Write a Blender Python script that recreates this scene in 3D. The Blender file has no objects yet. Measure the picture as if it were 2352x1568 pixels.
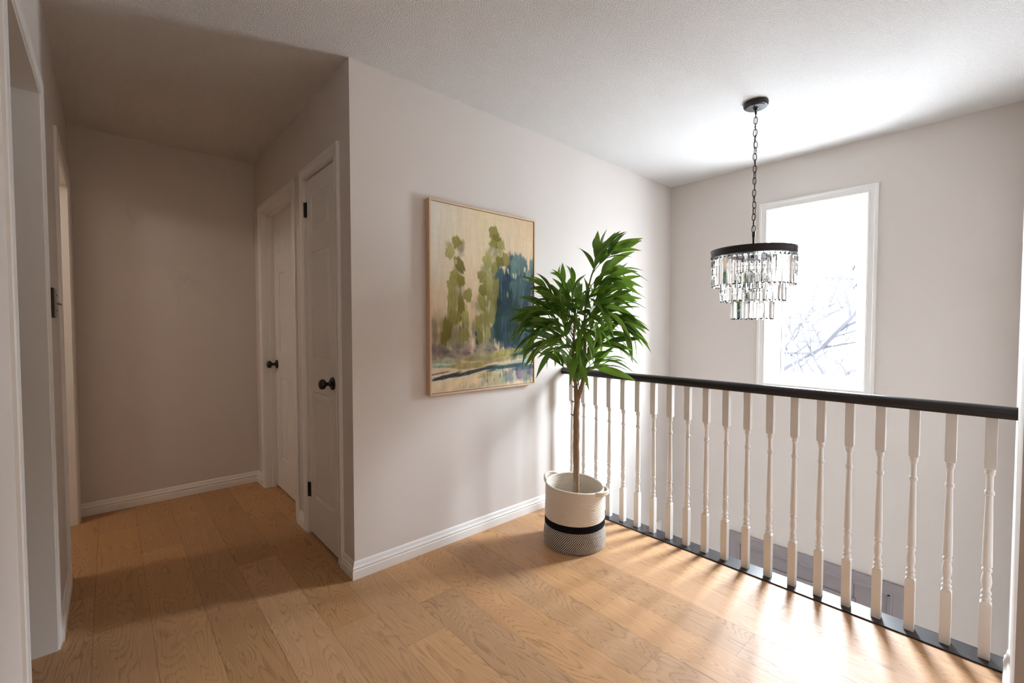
import bpy, bmesh, math, random
import numpy as np
from mathutils import Vector, Matrix, Quaternion

random.seed(7)
PI = math.pi
S = bpy.context.scene
COL = S.collection

# ------------------------------------------------------------------ materials
def srgb(r, g, b):
    def f(c):
        c /= 255.0
        return c / 12.92 if c <= 0.04045 else ((c + 0.055) / 1.055) ** 2.4
    return (f(r), f(g), f(b), 1.0)

class NT:
    """small helper round a node tree"""
    def __init__(s, name):
        s.m = bpy.data.materials.new(name)
        s.m.use_nodes = True
        s.t = s.m.node_tree
        s.b = s.t.nodes['Principled BSDF']
        s.out = s.t.nodes['Material Output']
    def n(s, kind, **kw):
        nd = s.t.nodes.new(kind)
        for k, v in kw.items():
            if k in nd.inputs.keys() and not hasattr(nd, k):
                nd.inputs[k].default_value = v
            else:
                setattr(nd, k, v)
        return nd
    def link(s, a, b):
        s.t.links.new(a, b)
    def math(s, op, a, b=None, c=None, clamp=False):
        nd = s.t.nodes.new('ShaderNodeMath'); nd.operation = op; nd.use_clamp = clamp
        for i, v in enumerate((a, b, c)):
            if v is None: continue
            if isinstance(v, (int, float)): nd.inputs[i].default_value = v
            else: s.link(v, nd.inputs[i])
        return nd.outputs[0]
    def mix(s, fac, a, b, blend='MIX'):
        nd = s.t.nodes.new('ShaderNodeMix'); nd.data_type = 'RGBA'; nd.blend_type = blend
        for sock, v in ((nd.inputs['Factor'], fac), (nd.inputs['A'], a), (nd.inputs['B'], b)):
            if sock.type == 'VALUE' and isinstance(v, (int, float)): sock.default_value = v
            elif isinstance(v, (tuple, list)): sock.default_value = v
            else: s.link(v, sock)
        # RGBA sockets are the third A/B pair
        return nd
    def noise(s, vec, scale, detail=2.0, rough=0.5, dist=0.0):
        nd = s.t.nodes.new('ShaderNodeTexNoise')
        nd.inputs['Scale'].default_value = scale; nd.inputs['Detail'].default_value = detail
        nd.inputs['Roughness'].default_value = rough; nd.inputs['Distortion'].default_value = dist
        if vec is not None: s.link(vec, nd.inputs['Vector'])
        return nd.outputs['Fac']
    def bump(s, h, strength=0.3, dist=0.002):
        nd = s.t.nodes.new('ShaderNodeBump')
        nd.inputs['Strength'].default_value = strength; nd.inputs['Distance'].default_value = dist
        s.link(h, nd.inputs['Height']); s.link(nd.outputs[0], s.b.inputs['Normal'])

def colmix(N, fac, a, b, blend='MIX'):
    nd = N.t.nodes.new('ShaderNodeMix'); nd.data_type = 'RGBA'; nd.blend_type = blend
    fs = [i for i in nd.inputs if i.name == 'Factor' and i.type == 'VALUE'][0]
    as_ = [i for i in nd.inputs if i.name == 'A' and i.type == 'RGBA'][0]
    bs = [i for i in nd.inputs if i.name == 'B' and i.type == 'RGBA'][0]
    for sock, v in ((fs, fac), (as_, a), (bs, b)):
        if isinstance(v, (int, float, tuple, list)): sock.default_value = v
        else: N.link(v, sock)
    return [o for o in nd.outputs if o.type == 'RGBA'][0]

def texco(N, which='Object', scale=(1, 1, 1)):
    tc = N.t.nodes.new('ShaderNodeTexCoord')
    mp = N.t.nodes.new('ShaderNodeMapping'); mp.inputs['Scale'].default_value = scale
    N.link(tc.outputs[which], mp.inputs['Vector'])
    return mp.outputs['Vector']

def paint(name, col, rough=0.5, bumps=None, spec=0.5):
    """painted surface: a faint mottling and a fine roller stipple"""
    N = NT(name)
    v = texco(N)
    n1 = N.noise(v, 3.0, 3)
    dark = tuple(c * 0.965 for c in col[:3]) + (1,)
    N.link(colmix(N, n1, dark, col), N.b.inputs['Base Color'])
    N.b.inputs['Roughness'].default_value = rough
    N.b.inputs['Specular IOR Level'].default_value = spec
    if bumps:
        N.bump(N.noise(v, bumps[0], 3), bumps[1], bumps[2])
    return N.m

M = {}
M['wall'] = paint('greige_wall_paint', (0.665, 0.612, 0.575, 1), 0.62, (260, 0.12, 0.001), 0.3)
M['trim'] = paint('white_trim_paint', (0.80, 0.775, 0.75, 1), 0.32, (40, 0.02, 0.001))
M['door'] = paint('white_door_paint', (0.78, 0.75, 0.72, 1), 0.4, (90, 0.05, 0.001))
M['rail_white'] = paint('white_baluster_paint', (0.80, 0.77, 0.735, 1), 0.3, (60, 0.03, 0.0006))
M['taupe'] = paint('taupe_door_paint', (0.30, 0.262, 0.275, 1), 0.4, (90, 0.05, 0.001))
M['lower'] = paint('pale_hall_tile', (0.68, 0.64, 0.60, 1), 0.4)
M['slab'] = paint('subfloor', (0.09, 0.05, 0.025, 1), 0.8)
M['outside_wall'] = paint('outside_render', (0.5, 0.5, 0.5, 1), 0.8)

def mat_ceiling():
    N = NT('stippled_ceiling')
    v = texco(N)
    a = N.noise(v, 190, 3, 0.6, 0.4)
    vo = N.n('ShaderNodeTexVoronoi'); vo.inputs['Scale'].default_value = 230
    N.link(v, vo.inputs['Vector'])
    ramp = N.n('ShaderNodeValToRGB'); ramp.color_ramp.elements[0].position = 0.40; ramp.color_ramp.elements[1].position = 0.62
    N.link(a, ramp.inputs[0])
    h = N.math('ADD', ramp.outputs[0], N.math('MULTIPLY', vo.outputs['Distance'], -0.5))
    N.bump(h, 0.8, 0.0036)
    N.b.inputs['Base Color'].default_value = (0.84, 0.81, 0.785, 1)
    N.b.inputs['Roughness'].default_value = 0.9
    N.b.inputs['Specular IOR Level'].default_value = 0.15
    return N.m
M['ceiling'] = mat_ceiling()

def mat_floor():
    N = NT('oak_plank_floor')
    uv = N.n('ShaderNodeUVMap', uv_map='plank')
    at = N.n('ShaderNodeAttribute', attribute_name='plank_tone')
    sp = N.n('ShaderNodeSeparateColor'); N.link(at.outputs['Color'], sp.inputs[0])
    su = N.n('ShaderNodeSeparateXYZ'); N.link(uv.outputs[0], su.inputs[0])
    u, v = su.outputs[0], su.outputs[1]
    r, g, b = sp.outputs[0], sp.outputs[1], sp.outputs[2]
    def vec(ku, kv):
        c = N.n('ShaderNodeCombineXYZ')
        N.link(N.math('ADD', N.math('MULTIPLY', u, ku), N.math('MULTIPLY', r, 61.0)), c.inputs[0])
        N.link(N.math('ADD', N.math('MULTIPLY', v, kv), N.math('MULTIPLY', g, 83.0)), c.inputs[1])
        N.link(N.math('MULTIPLY', b, 29.0), c.inputs[2])
        return c.outputs[0]
    # growth rings: contour lines of a stretched smooth field make the cathedral figure
    field = N.noise(vec(9.0, 1.5), 1.0, 1.6, 0.45, 0.45)
    wob = N.noise(vec(85.0, 14.0), 1.0, 2, 0.55)
    f2 = N.math('ADD', N.math('MULTIPLY', field, 30.0), N.math('MULTIPLY', wob, 0.8))
    fr = N.math('FRACT', f2)
    line = N.math('POWER', fr, 4.5)
    tail = N.math('SMOOTH_MIN', line, N.math('MULTIPLY', N.math('SUBTRACT', 1.0, fr), 9.0), 0.15)
    pores = N.noise(vec(420.0, 9.0), 1.0, 2, 0.6)
    pr = N.n('ShaderNodeValToRGB'); pr.color_ramp.elements[0].position = 0.36; pr.color_ramp.elements[1].position = 0.62
    N.link(pores, pr.inputs[0])
    fine = N.noise(vec(110.0, 2.2), 1.0, 3, 0.6)
    big = N.noise(vec(9.0, 2.5), 1.0, 2, 0.5)
    light = (0.56, 0.33, 0.175, 1); mid = (0.465, 0.26, 0.128, 1); dark = (0.20, 0.098, 0.044, 1)
    c0 = colmix(N, N.math('ADD', N.math('MULTIPLY', fine, 0.6), N.math('MULTIPLY', big, 0.5), clamp=True), mid, light)
    k = N.math('MULTIPLY', tail, N.math('MULTIPLY_ADD', pr.outputs[0], -0.62, 1.05))
    k = N.math('MULTIPLY', k, N.math('MULTIPLY_ADD', b, 0.35, 0.70), clamp=True)
    c1 = colmix(N, k, c0, dark)
    c2 = colmix(N, N.math('MULTIPLY', N.math('SUBTRACT', 1.0, pr.outputs[0]), 0.10), c1, dark)
    # small knots
    vo = N.n('ShaderNodeTexVoronoi'); vo.inputs['Scale'].default_value = 1.0; N.link(vec(3.2, 1.1), vo.inputs['Vector'])
    kn = N.n('ShaderNodeValToRGB'); kn.color_ramp.elements[0].position = 0.012; kn.color_ramp.elements[0].color = (1, 1, 1, 1)
    kn.color_ramp.elements[1].position = 0.05; kn.color_ramp.elements[1].color = (0, 0, 0, 1)
    N.link(vo.outputs['Distance'], kn.inputs[0])
    c3 = colmix(N, N.math('MULTIPLY', kn.outputs[0], 0.7), c2, (0.12, 0.06, 0.03, 1))
    # each plank its own tone
    hs = N.n('ShaderNodeHueSaturation')
    N.link(N.math('MULTIPLY_ADD', g, 0.22, 0.89), hs.inputs['Value'])
    N.link(N.math('MULTIPLY_ADD', r, 0.08, 1.0), hs.inputs['Saturation'])
    N.link(c3, hs.inputs['Color'])
    N.link(hs.outputs[0], N.b.inputs['Base Color'])
    N.link(N.math('MULTIPLY_ADD', k, 0.14, 0.45), N.b.inputs['Roughness'])
    N.b.inputs['Specular IOR Level'].default_value = 0.32
    N.bump(N.math('MULTIPLY', N.math('ADD', k, N.math('MULTIPLY', pores, 0.2)), -1.0), 0.12, 0.0006)
    return N.m
M['floor'] = mat_floor()

def mat_dark_wood():
    N = NT('dark_stained_wood')
    v = texco(N, 'Object', (60, 3, 60))
    n = N.noise(v, 3.0, 4, 0.6)
    ramp = N.n('ShaderNodeValToRGB'); ramp.color_ramp.elements[0].position = 0.38; ramp.color_ramp.elements[1].position = 0.66
    N.link(n, ramp.inputs[0])
    N.link(colmix(N, ramp.outputs[0], (0.012, 0.010, 0.011, 1), (0.034, 0.028, 0.029, 1)), N.b.inputs['Base Color'])
    N.b.inputs['Roughness'].default_value = 0.3
    N.bump(n, 0.18, 0.0008)
    return N.m
M['dark_wood'] = mat_dark_wood()

def plain(name, col, rough=0.4, metal=0.0, nscale=40, amt=0.12):
    N = NT(name)
    n = N.noise(texco(N), nscale, 2)
    N.link(colmix(N, n, tuple(c * (1 - amt) for c in col[:3]) + (1,), tuple(min(1, c * (1 + amt)) for c in col[:3]) + (1,)), N.b.inputs['Base Color'])
    N.b.inputs['Roughness'].default_value = rough; N.b.inputs['Metallic'].default_value = metal
    return N.m
M['black_metal'] = plain('black_metal', (0.010, 0.009, 0.009), 0.38, 0.0)
M['bronze'] = plain('dark_bronze_metal', (0.028, 0.023, 0.021), 0.42, 0.3)
M['brass'] = plain('old_brass', (0.32, 0.22, 0.10), 0.4, 0.8)
M['plastic_grey'] = plain('clear_grey_plastic', (0.30, 0.26, 0.23), 0.3)
M['frame_wood'] = None
def mat_frame():
    N = NT('pale_maple_frame')
    n = N.noise(texco(N, 'Object', (8, 8, 8)), 6.0, 4, 0.6)
    N.link(colmix(N, n, (0.56, 0.38, 0.24, 1), (0.68, 0.50, 0.34, 1)), N.b.inputs['Base Color'])
    N.b.inputs['Roughness'].default_value = 0.5
    return N.m
M['frame_wood'] = mat_frame()
def mat_canvas():
    N = NT('oil_on_canvas')
    at = N.n('ShaderNodeAttribute', attribute_name='paint')
    v = texco(N)
    N.link(at.outputs['Color'], N.b.inputs['Base Color'])
    N.b.inputs['Roughness'].default_value = 0.55
    N.b.inputs['Specular IOR Level'].default_value = 0.1
    N.bump(N.noise(texco(N, 'Object', (260, 60, 60)), 1.0, 3), 0.25, 0.001)
    return N.m
M['canvas'] = mat_canvas()
def mat_bark():
    N = NT('brown_bark')
    v = texco(N, 'Object', (1, 1, 0.35))
    n = N.noise(v, 90, 4, 0.7)
    N.link(colmix(N, n, (0.15, 0.09, 0.05, 1), (0.46, 0.32, 0.20, 1)), N.b.inputs['Base Color'])
    N.b.inputs['Roughness'].default_value = 0.85
    N.bump(n, 0.8, 0.004)
    return N.m
M['bark'] = mat_bark()
def mat_leaf():
    N = NT('green_leaf')
    uv = N.n('ShaderNodeUVMap', uv_map='leaf')
    at = N.n('ShaderNodeAttribute', attribute_name='leaf_tone')
    su = N.n('ShaderNodeSeparateXYZ'); N.link(uv.outputs[0], su.inputs[0])
    rib = N.math('ABSOLUTE', su.outputs[0])
    ribm = N.math('LESS_THAN', rib, 0.06)
    n = N.noise(texco(N), 30, 2)
    sp = N.n('ShaderNodeSeparateColor'); N.link(at.outputs['Color'], sp.inputs[0])
    base = colmix(N, sp.outputs[0], (0.028, 0.075, 0.014, 1), (0.20, 0.34, 0.045, 1))
    base = colmix(N, N.math('MULTIPLY', n, 0.3), base, (0.06, 0.13, 0.03, 1))
    N.link(colmix(N, N.math('MULTIPLY', ribm, 0.45), base, (0.16, 0.27, 0.06, 1)), N.b.inputs['Base Color'])
    N.b.inputs['Roughness'].default_value = 0.5
    N.b.inputs['Specular IOR Level'].default_value = 0.3
    tr = N.n('ShaderNodeBsdfTranslucent'); N.link(colmix(N, 0.5, base, (0.22, 0.40, 0.03, 1)), tr.inputs['Color'])
    mx = N.n('ShaderNodeMixShader'); mx.inputs[0].default_value = 0.40
    N.link(N.b.outputs[0], mx.inputs[1]); N.link(tr.outputs[0], mx.inputs[2])
    N.link(mx.outputs[0], N.out.inputs['Surface'])
    return N.m
M['leaf'] = mat_leaf()
M['twig'] = plain('green_twig', (0.17, 0.23, 0.05), 0.5)
def mat_rope(name, col, tw=False):
    N = NT(name)
    uv = N.n('ShaderNodeUVMap', uv_map='rope')
    su = N.n('ShaderNodeSeparateXYZ'); N.link(uv.outputs[0], su.inputs[0])
    u, v = su.outputs[0], su.outputs[1]       # u = turns 0..1, v = rope row number
    fr = N.math('FRACT', v)
    row = N.math('FLOOR', v)
    jit = N.math('FRACT', N.math('MULTIPLY', row, 0.37))
    if tw:
        wob = N.noise(uv.outputs[0], 9.0, 2)
        ph = N.math('ADD', N.math('MULTIPLY', u, 96.0), N.math('ADD', N.math('MULTIPLY', fr, -0.85), N.math('ADD', jit, N.math('MULTIPLY', wob, 0.9))))
        s_ = N.math('SINE', N.math('MULTIPLY', ph, 2 * PI))
        k = N.math('MULTIPLY_ADD', s_, 3.0, 0.35, clamp=True)
        N.link(colmix(N, k, (0.018, 0.016, 0.016, 1), (0.72, 0.66, 0.58, 1)), N.b.inputs['Base Color'])
        N.bump(k, 0.4, 0.002)
    else:
        ph = N.math('ADD', N.math('MULTIPLY', u, 150.0), N.math('ADD', N.math('MULTIPLY', fr, 0.6), jit))
        s_ = N.math('SINE', N.math('MULTIPLY', ph, 2 * PI))
        n = N.noise(texco(N), 120, 2)
        N.link(colmix(N, n, tuple(c * 0.9 for c in col[:3]) + (1,), col), N.b.inputs['Base Color'])
        N.bump(s_, 0.35, 0.0012)
    N.b.inputs['Roughness'].default_value = 0.92
    N.b.inputs['Specular IOR Level'].default_value = 0.15
    return N.m
M['rope_cream'] = mat_rope('cream_cotton_rope', (0.80, 0.72, 0.62, 1))
M['rope_black'] = mat_rope('black_cotton_rope', (0.009, 0.008, 0.010, 1))
M['rope_twist'] = mat_rope('black_white_twist_rope', (1, 1, 1, 1), True)
M['soil'] = plain('dark_soil', (0.05, 0.04, 0.03), 0.9)

def mat_crystal():
    N = NT('clear_crystal')
    N.b.inputs['Base Color'].default_value = (1, 1, 1, 1)
    N.b.inputs['Roughness'].default_value = 0.0
    N.b.inputs['IOR'].default_value = 1.52
    N.b.inputs['Transmission Weight'].default_value = 1.0
    n = N.noise(texco(N), 8, 1)
    N.link(N.math('MULTIPLY', n, 0.012), N.b.inputs['Roughness'])
    return N.m
M['crystal'] = mat_crystal()
def mat_pane(name, tint):
    N = NT(name)
    t = N.t; t.nodes.remove(N.b)
    tr = N.n('ShaderNodeBsdfTransparent'); tr.inputs[0].default_value = tint
    gl = N.n('ShaderNodeBsdfGlossy'); gl.inputs['Roughness'].default_value = 0.01
    mx = N.n('ShaderNodeMixShader'); mx.inputs[0].default_value = 0.05
    N.link(tr.outputs[0], mx.inputs[1]); N.link(gl.outputs[0], mx.inputs[2])
    N.link(mx.outputs[0], N.out.inputs['Surface'])
    return N.m
M['pane'] = mat_pane('window_glass', (0.96, 0.98, 0.97, 1))
M['frosted'] = mat_pane('door_glass', (0.36, 0.37, 0.36, 1))
M['branch'] = plain('bare_branch_bark', (0.0205, 0.0196, 0.0220), 0.9)
M['branch'].node_tree.nodes['Principled BSDF'].inputs['Specular IOR Level'].default_value = 0.0
M['vinyl'] = paint('white_window_vinyl', (0.9, 0.9, 0.9, 1), 0.35)

# ------------------------------------------------------------------ mesh helpers
class MB:
    def __init__(s):
        s.v = []; s.f = []; s.fm = []
    def add(s, verts, faces, mi=0):
        o = len(s.v); s.v += [tuple(p) for p in verts]
        s.f += [tuple(i + o for i in f) for f in faces]; s.fm += [mi] * len(faces)
    def box(s, x0, x1, y0, y1, z0, z1, mi=0):
        x0, x1 = sorted((x0, x1)); y0, y1 = sorted((y0, y1)); z0, z1 = sorted((z0, z1))
        v = [(x0, y0, z0), (x1, y0, z0), (x1, y1, z0), (x0, y1, z0), (x0, y0, z1), (x1, y0, z1), (x1, y1, z1), (x0, y1, z1)]
        s.add(v, [(0, 3, 2, 1), (4, 5, 6, 7), (0, 1, 5, 4), (1, 2, 6, 5), (2, 3, 7, 6), (3, 0, 4, 7)], mi)
    def rings(s, rings, closed=True, caps=True, mi=0):
        """loft equal-length rings"""
        n = len(rings[0]); o = len(s.v)
        for r in rings: s.v += [tuple(p) for p in r]
        for i in range(len(rings) - 1):
            for j in range(n if closed else n - 1):
                k = (j + 1) % n
                s.f.append((o + i * n + j, o + i * n + k, o + (i + 1) * n + k, o + (i + 1) * n + j)); s.fm.append(mi)
        if caps:
            s.f.append(tuple(o + j for j in reversed(range(n)))); s.fm.append(mi)
            s.f.append(tuple(o + (len(rings) - 1) * n + j for j in range(n))); s.fm.append(mi)
    def lathe(s, prof, seg=24, origin=(0, 0, 0), axis='Z', mi=0, caps=True):
        """prof: (radius, height) pairs"""
        rs = []
        for r, h in prof:
            ring = []
            for j in range(seg):
                a = 2 * PI * j / seg
                p = (r * math.cos(a), r * math.sin(a), h)
                if axis == 'X': p = (p[2], p[0], p[1])
                elif axis == '-X': p = (-p[2], p[1], p[0])
                elif axis == 'Y': p = (p[1], p[2], p[0])
                ring.append((p[0] + origin[0], p[1] + origin[1], p[2] + origin[2]))
            rs.append(ring)
        s.rings(rs, True, caps, mi)
    def tube(s, pts, rad, seg=8, mi=0, closed=False, caps=True):
        pts = [Vector(p) for p in pts]; n = len(pts)
        if not isinstance(rad, (list, tuple)): rad = [rad] * n
        t0 = (pts[1] - pts[0]).normalized()
        up = Vector((0, 0, 1)) if abs(t0.z) < 0.9 else Vector((1, 0, 0))
        nrm = t0.cross(up).normalized(); rs = []
        for i in range(n):
            if closed: t = (pts[(i + 1) % n] - pts[i - 1]).normalized()
            else: t = (pts[min(i + 1, n - 1)] - pts[max(i - 1, 0)]).normalized()
            nrm = (nrm - t * nrm.dot(t))
            if nrm.length < 1e-6: nrm = t.orthogonal()
            nrm.normalize(); bn = t.cross(nrm)
            rs.append([pts[i] + (nrm * math.cos(2 * PI * j / seg) + bn * math.sin(2 * PI * j / seg)) * rad[i] for j in range(seg)])
        if closed: rs.append(rs[0])
        s.rings(rs, True, caps and not closed, mi)
    def extrude(s, prof, fn, t0, t1, mi=0):
        """closed 2D profile swept between t0 and t1; fn(a,b,t)->xyz"""
        s.rings([[fn(a, b, t0) for a, b in prof], [fn(a, b, t1) for a, b in prof]], True, True, mi)
    def build(s, name, mat, parent=None, smooth=None, bevel=None, world=None):
        me = bpy.data.meshes.new(name)
        me.from_pydata(s.v, [], s.f)
        mats = mat if isinstance(mat, (list, tuple)) else [mat]
        for m in mats: me.materials.append(m)
        if len(mats) > 1: me.polygons.foreach_set('material_index', s.fm)
        bm = bmesh.new(); bm.from_mesh(me)
        bmesh.ops.remove_doubles(bm, verts=bm.verts, dist=1e-6)
        bmesh.ops.recalc_face_normals(bm, faces=bm.faces)
        bm.to_mesh(me); bm.free()
        me.update()
        o = bpy.data.objects.new(name, me); COL.objects.link(o)
        if parent is not None: o.parent = parent
        if smooth is not None:
            me.polygons.foreach_set('use_smooth', [True] * len(me.polygons))
            me.set_sharp_from_angle(angle=math.radians(smooth))
        if bevel:
            b = o.modifiers.new('bevel', 'BEVEL'); b.width = bevel; b.segments = 2; b.limit_method = 'ANGLE'; b.angle_limit = math.radians(40)
        return o

def tag(o, label=None, cat=None, group=None, kind=None):
    if label: o['label'] = label
    if cat: o['category'] = cat
    if group: o['group'] = group
    if kind: o['kind'] = kind
    return o
def empty(name, loc=(0, 0, 0), **kw):
    o = bpy.data.objects.new(name, None); o.empty_display_size = 0.05; o.location = loc
    COL.objects.link(o); tag(o, **kw); return o

# ------------------------------------------------------------------ the place (metres; eye at 0,0,1.18)
H = 2.395            # ceiling
XL = -0.165          # hall's left wall
XC = 0.832           # closet wall
YP = 2.035           # wall that carries the painting
YE = 3.839           # end of the hall
XW = 3.69            # window wall
YR = -0.016          # wall on the right
XV = 2.336           # edge of the landing
ZL = -2.60           # floor of the entry hall
BB = 0.080           # baseboard height

# ---- walls
def wall(name, boxes, label, mat=None, cat='wall'):
    m = MB()
    for b in boxes: m.box(*b)
    o = m.build(name, mat or M['wall'])
    return tag(o, label, cat, None, 'structure')

# doorway in the left wall, near one and far one
D1 = (1.58, 2.300, 2.0); D2 = (2.91, 3.70, 2.0)
t = 0.12
wall('wall_left', [
    (XL - t, XL, -2.6, D1[0], 0, H), (XL - t, XL, D1[0], D1[1], D1[2], H), (XL - t, XL, D1[1], D2[0], 0, H),
    (XL - t, XL, D2[0], D2[1], D2[2], H), (XL - t, XL, D2[1], YE + t, 0, H)],
    'greige wall on the left of the hall with two door openings')
wall('wall_end', [(XL - 2.72, XC + 0.8, YE, YE + t, 0, H)],
'greige wall closing the far end of the hall')
DA = (2.215, 2.670, 2.0); DB = (2.895, 3.627, 1.985)
wt = 0.115
wall('wall_closet', [
    (XC, XC + wt, YP, DA[0], 0, H), (XC, XC + wt, DA[0], DA[1], DA[2], H), (XC, XC + wt, DA[1], DB[0], 0, H),
    (XC, XC + wt, DB[0], DB[1], DB[2], H), (XC, XC + wt, DB[1], YE, 0, H)],
    'greige hall wall with the two white panelled doors')
LD = (2.74, 3.497, -0.578)     # closed door down in the entry hall
wall('wall_painting', [
    (XC + wt, XV, YP, YP + 0.12, 0, H), (XV, XW, YP, YP + 0.12, LD[2], H),
    (XV, LD[0], YP, YP + 0.12, ZL, LD[2]), (LD[1], XW, YP, YP + 0.12, ZL, LD[2])],
    'light greige wall behind the painting and the potted tree')
WN = (0.652, 1.258, 0.756, 2.048)      # window hole y0 y1 z0 z1
FD = (0.490, 1.408, -0.535)            # front door opening
wth = 0.22
wall('wall_window', [
    (XW, XW + wth, -0.4, WN[0], -0.3, H), (XW, XW + wth, WN[1], YP + 0.3, -0.3, H),
    (XW, XW + wth, WN[0], WN[1], -0.3, WN[2]), (XW, XW + wth, WN[0], WN[1], WN[3], H),
    (XW, XW + wth, -0.4, YP + 0.3, FD[2], -0.3), (XW, XW + wth, -0.4, FD[0], ZL, FD[2]), (XW, XW + wth, FD[1], YP + 0.3, ZL, FD[2])],
    'light greige wall around the tall bright window')
wall('wall_right', [(1.30, XV, YR - 0.12, YR, 0, H), (XV, XW, YR - 0.12, YR, ZL, H)],
     'narrow edge-on wall at the right edge of the photo')
wall('wall_return', [(1.30, 1.42, -2.6, YR - 0.12, 0, H)], 'wall of the landing behind the camera')
wall('wall_behind', [(XL - 2.6, 1.42, -2.72, -2.6, 0, H)],
     'wall behind the camera')
wall('wall_rooms', [
    (XL - 2.72, XL - 2.6, -2.72, YE + t, 0, H),
    (XL - 2.6, XL - t, 2.58, 2.70, 0, H), (XL - 2.6, XL - t, -0.3, -0.18, 0, H)],
     'outer wall of the rooms beyond the two doorways')
wall('wall_entry', [(XV - 0.10, XV - 0.004, YR - 0.12, YP + 0.12, ZL, -0.22)], 'wall below the landing in the entry hall')
wall('wall_closet_back', [(XC + 0.75, XC + 0.80, YP + 0.12, YE + t, 0, H), (XC + wt, XC + 0.75, 2.75, 2.80, 0, H)],
     'back wall inside the hall closets')

wall('ceiling', [(XL - 2.72, XW + wth, -2.72, YE + t, H, H + 0.15)], 'pale stippled ceiling over the landing and hall', M['ceiling'], 'ceiling')
wall('floor_entry', [(XV - 0.1, XW + wth, YR - 0.12, YP + 0.12, ZL - 0.1, ZL)], 'floor of the entry hall below', M['lower'], 'floor')
wall('floor_slab', [(XL - 2.72, XV, -2.72, YP + 0.12, -0.22, -0.0025), (XL - 2.72, XC + 0.8, YP + 0.12, YE + t, -0.22, -0.0025)],
     'slab under the oak planks', M['slab'], 'floor')

# ---- oak planks: one mesh, each plank its own face island with its own tone
def make_floor():
    W = 0.1722; X0 = -0.072
    known = {-1: [2.664], 0: [2.325], 1: [3.005, 1.10], 2: [2.18], 4: [1.735, 3.1], 5: [1.465, 2.9], 6: [1.666, 0.55], 7: [2.5, 0.21],
             8: [0.831], 9: [1.129, -0.25], 10: [1.431, 0.638, -0.9], 11: [0.16, 1.83], 12: [0.541]}
    known[3] = [2.52, 1.05]
    rnd = random.Random(5)
    V = []; F = []; UV = []; T = []
    tones = {(10, 1): (0.35, 0.12, 0.8), (11, 0): (0.55, 0.95, 0.15)}
    for k in range(-15, 14):
        x0 = X0 + k * W; x1 = min(x0 + W, 2.2395)
        if x1 - x0 < 0.01: continue
        js = sorted(known.get(k, [rnd.uniform(-1, 2)]))
        top = YE + 0.0 if x0 < XC else YP
        if x0 < XC < x1: top = YP
        while js[-1] < YE: js.append(js[-1] + rnd.uniform(1.0, 1.75))
        while js[0] > -2.6: js.insert(0, js[0] - rnd.uniform(1.0, 1.75))
        for j in range(len(js) - 1):
            y0, y1 = max(js[j], -2.6), min(js[j + 1], YE)
            segs = [(x0, x1, y0, y1)]
            out = []
            for (a, b, c, d) in segs:
                # landing stops at the painting wall; the hall and closets run on
                if c < YP < d and a >= XC: out.append((a, b, c, YP)); out.append((a, b, YP, d)) if a < XC + 0.7 else None
                elif c >= YP and a > XC + 0.7: pass
                else: out.append((a, b, c, d))
            tone = (rnd.random(), rnd.random(), rnd.random())
            if k == 10 and abs(js[j] - 0.638) < 1e-6: tone = (0.6, 0.05, 0.75)
            if k == 11: tone = (0.3, 0.95, 0.1)
            if k == 12: tone = (0.45, 0.7, 0.35)
            if k == 9: tone = (rnd.random(), 0.75, 0.8)
            for (a, b, c, d) in out:
                g = 0.0004
                a_, b_, c_, d_ = a + g, b - g, c + g * 0.8, d - g * 0.8
                if d_ - c_ < 0.01: continue
                o = len(V)
                V += [(a_, c_, 0), (b_, c_, 0), (b_, d_, 0), (a_, d_, 0)]
                F.append((o, o + 1, o + 2, o + 3))
                UV += [(a_ - x0, c_ - js[j]), (b_ - x0, c_ - js[j]), (b_ - x0, d_ - js[j]), (a_ - x0, d_ - js[j])]
                T += [tone] * 4
    me = bpy.data.meshes.new('floor'); me.from_pydata(V, [], F)
    uv = me.uv_layers.new(name='plank')
    for i, l in enumerate(me.loops): uv.data[i].uv = UV[l.vertex_index]
    at = me.attributes.new('plank_tone', 'FLOAT_COLOR', 'POINT')
    for i, c in enumerate(T): at.data[i].color = (*c, 1)
    me.materials.append(M['floor'])
    o = bpy.data.objects.new('floor', me); COL.objects.link(o)
    tag(o, 'warm oak plank floor of the landing and hall', 'floor', None, 'structure')
make_floor()

# ---- baseboards
BPROF = [(0, 0), (0.015, 0), (0.015, 0.036), (0.0145, 0.039), (0.011, 0.0415), (0.011, 0.044), (0.0135, 0.048), (0.0135, 0.052),
         (0.0095, 0.057), (0.0075, 0.064), (0.0075, 0.069), (0.005, 0.077), (0.002, 0.080), (0, 0.080)]
def baseboard(name, runs, label):
    """runs: list of polylines of (x,y) on the wall face with the room on the LEFT-hand normal given per segment"""
    m = MB()
    for pts, norms in runs:
        n = len(pts); rs = []
        for i in range(n):
            if i == 0: d = Vector(norms[0])
            elif i == n - 1: d = Vector(norms[-1])
            else: d = Vector(norms[i - 1]) + Vector(norms[i])
            rs.append([(pts[i][0] + d.x * a, pts[i][1] + d.y * a, b) for a, b in BPROF])
        m.rings(rs, True, True)
    o = m.build(name, M['trim'], smooth=35)
    return tag(o, label, 'baseboard', None, 'structure')
CW = 0.058
baseboard('baseboard_painting', [([(XC, DA[0] - CW), (XC, YP), (XV - 0.003, YP)], [(-1, 0), (0, -1)])], 'white moulded baseboard under the painting, wrapping the corner')
baseboard('baseboard_closet', [([(XC, DB[0] - 0.062), (XC, DA[1] + CW)], [(-1, 0)]), ([(XC, YE), (XC, DB[1] + 0.072)], [(-1, 0)])], 'short white baseboard between the two panelled doors')
baseboard('baseboard_end', [([(XL, YE), (XC, YE)], [(0, -1)])], 'white baseboard across the far end of the hall')
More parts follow.
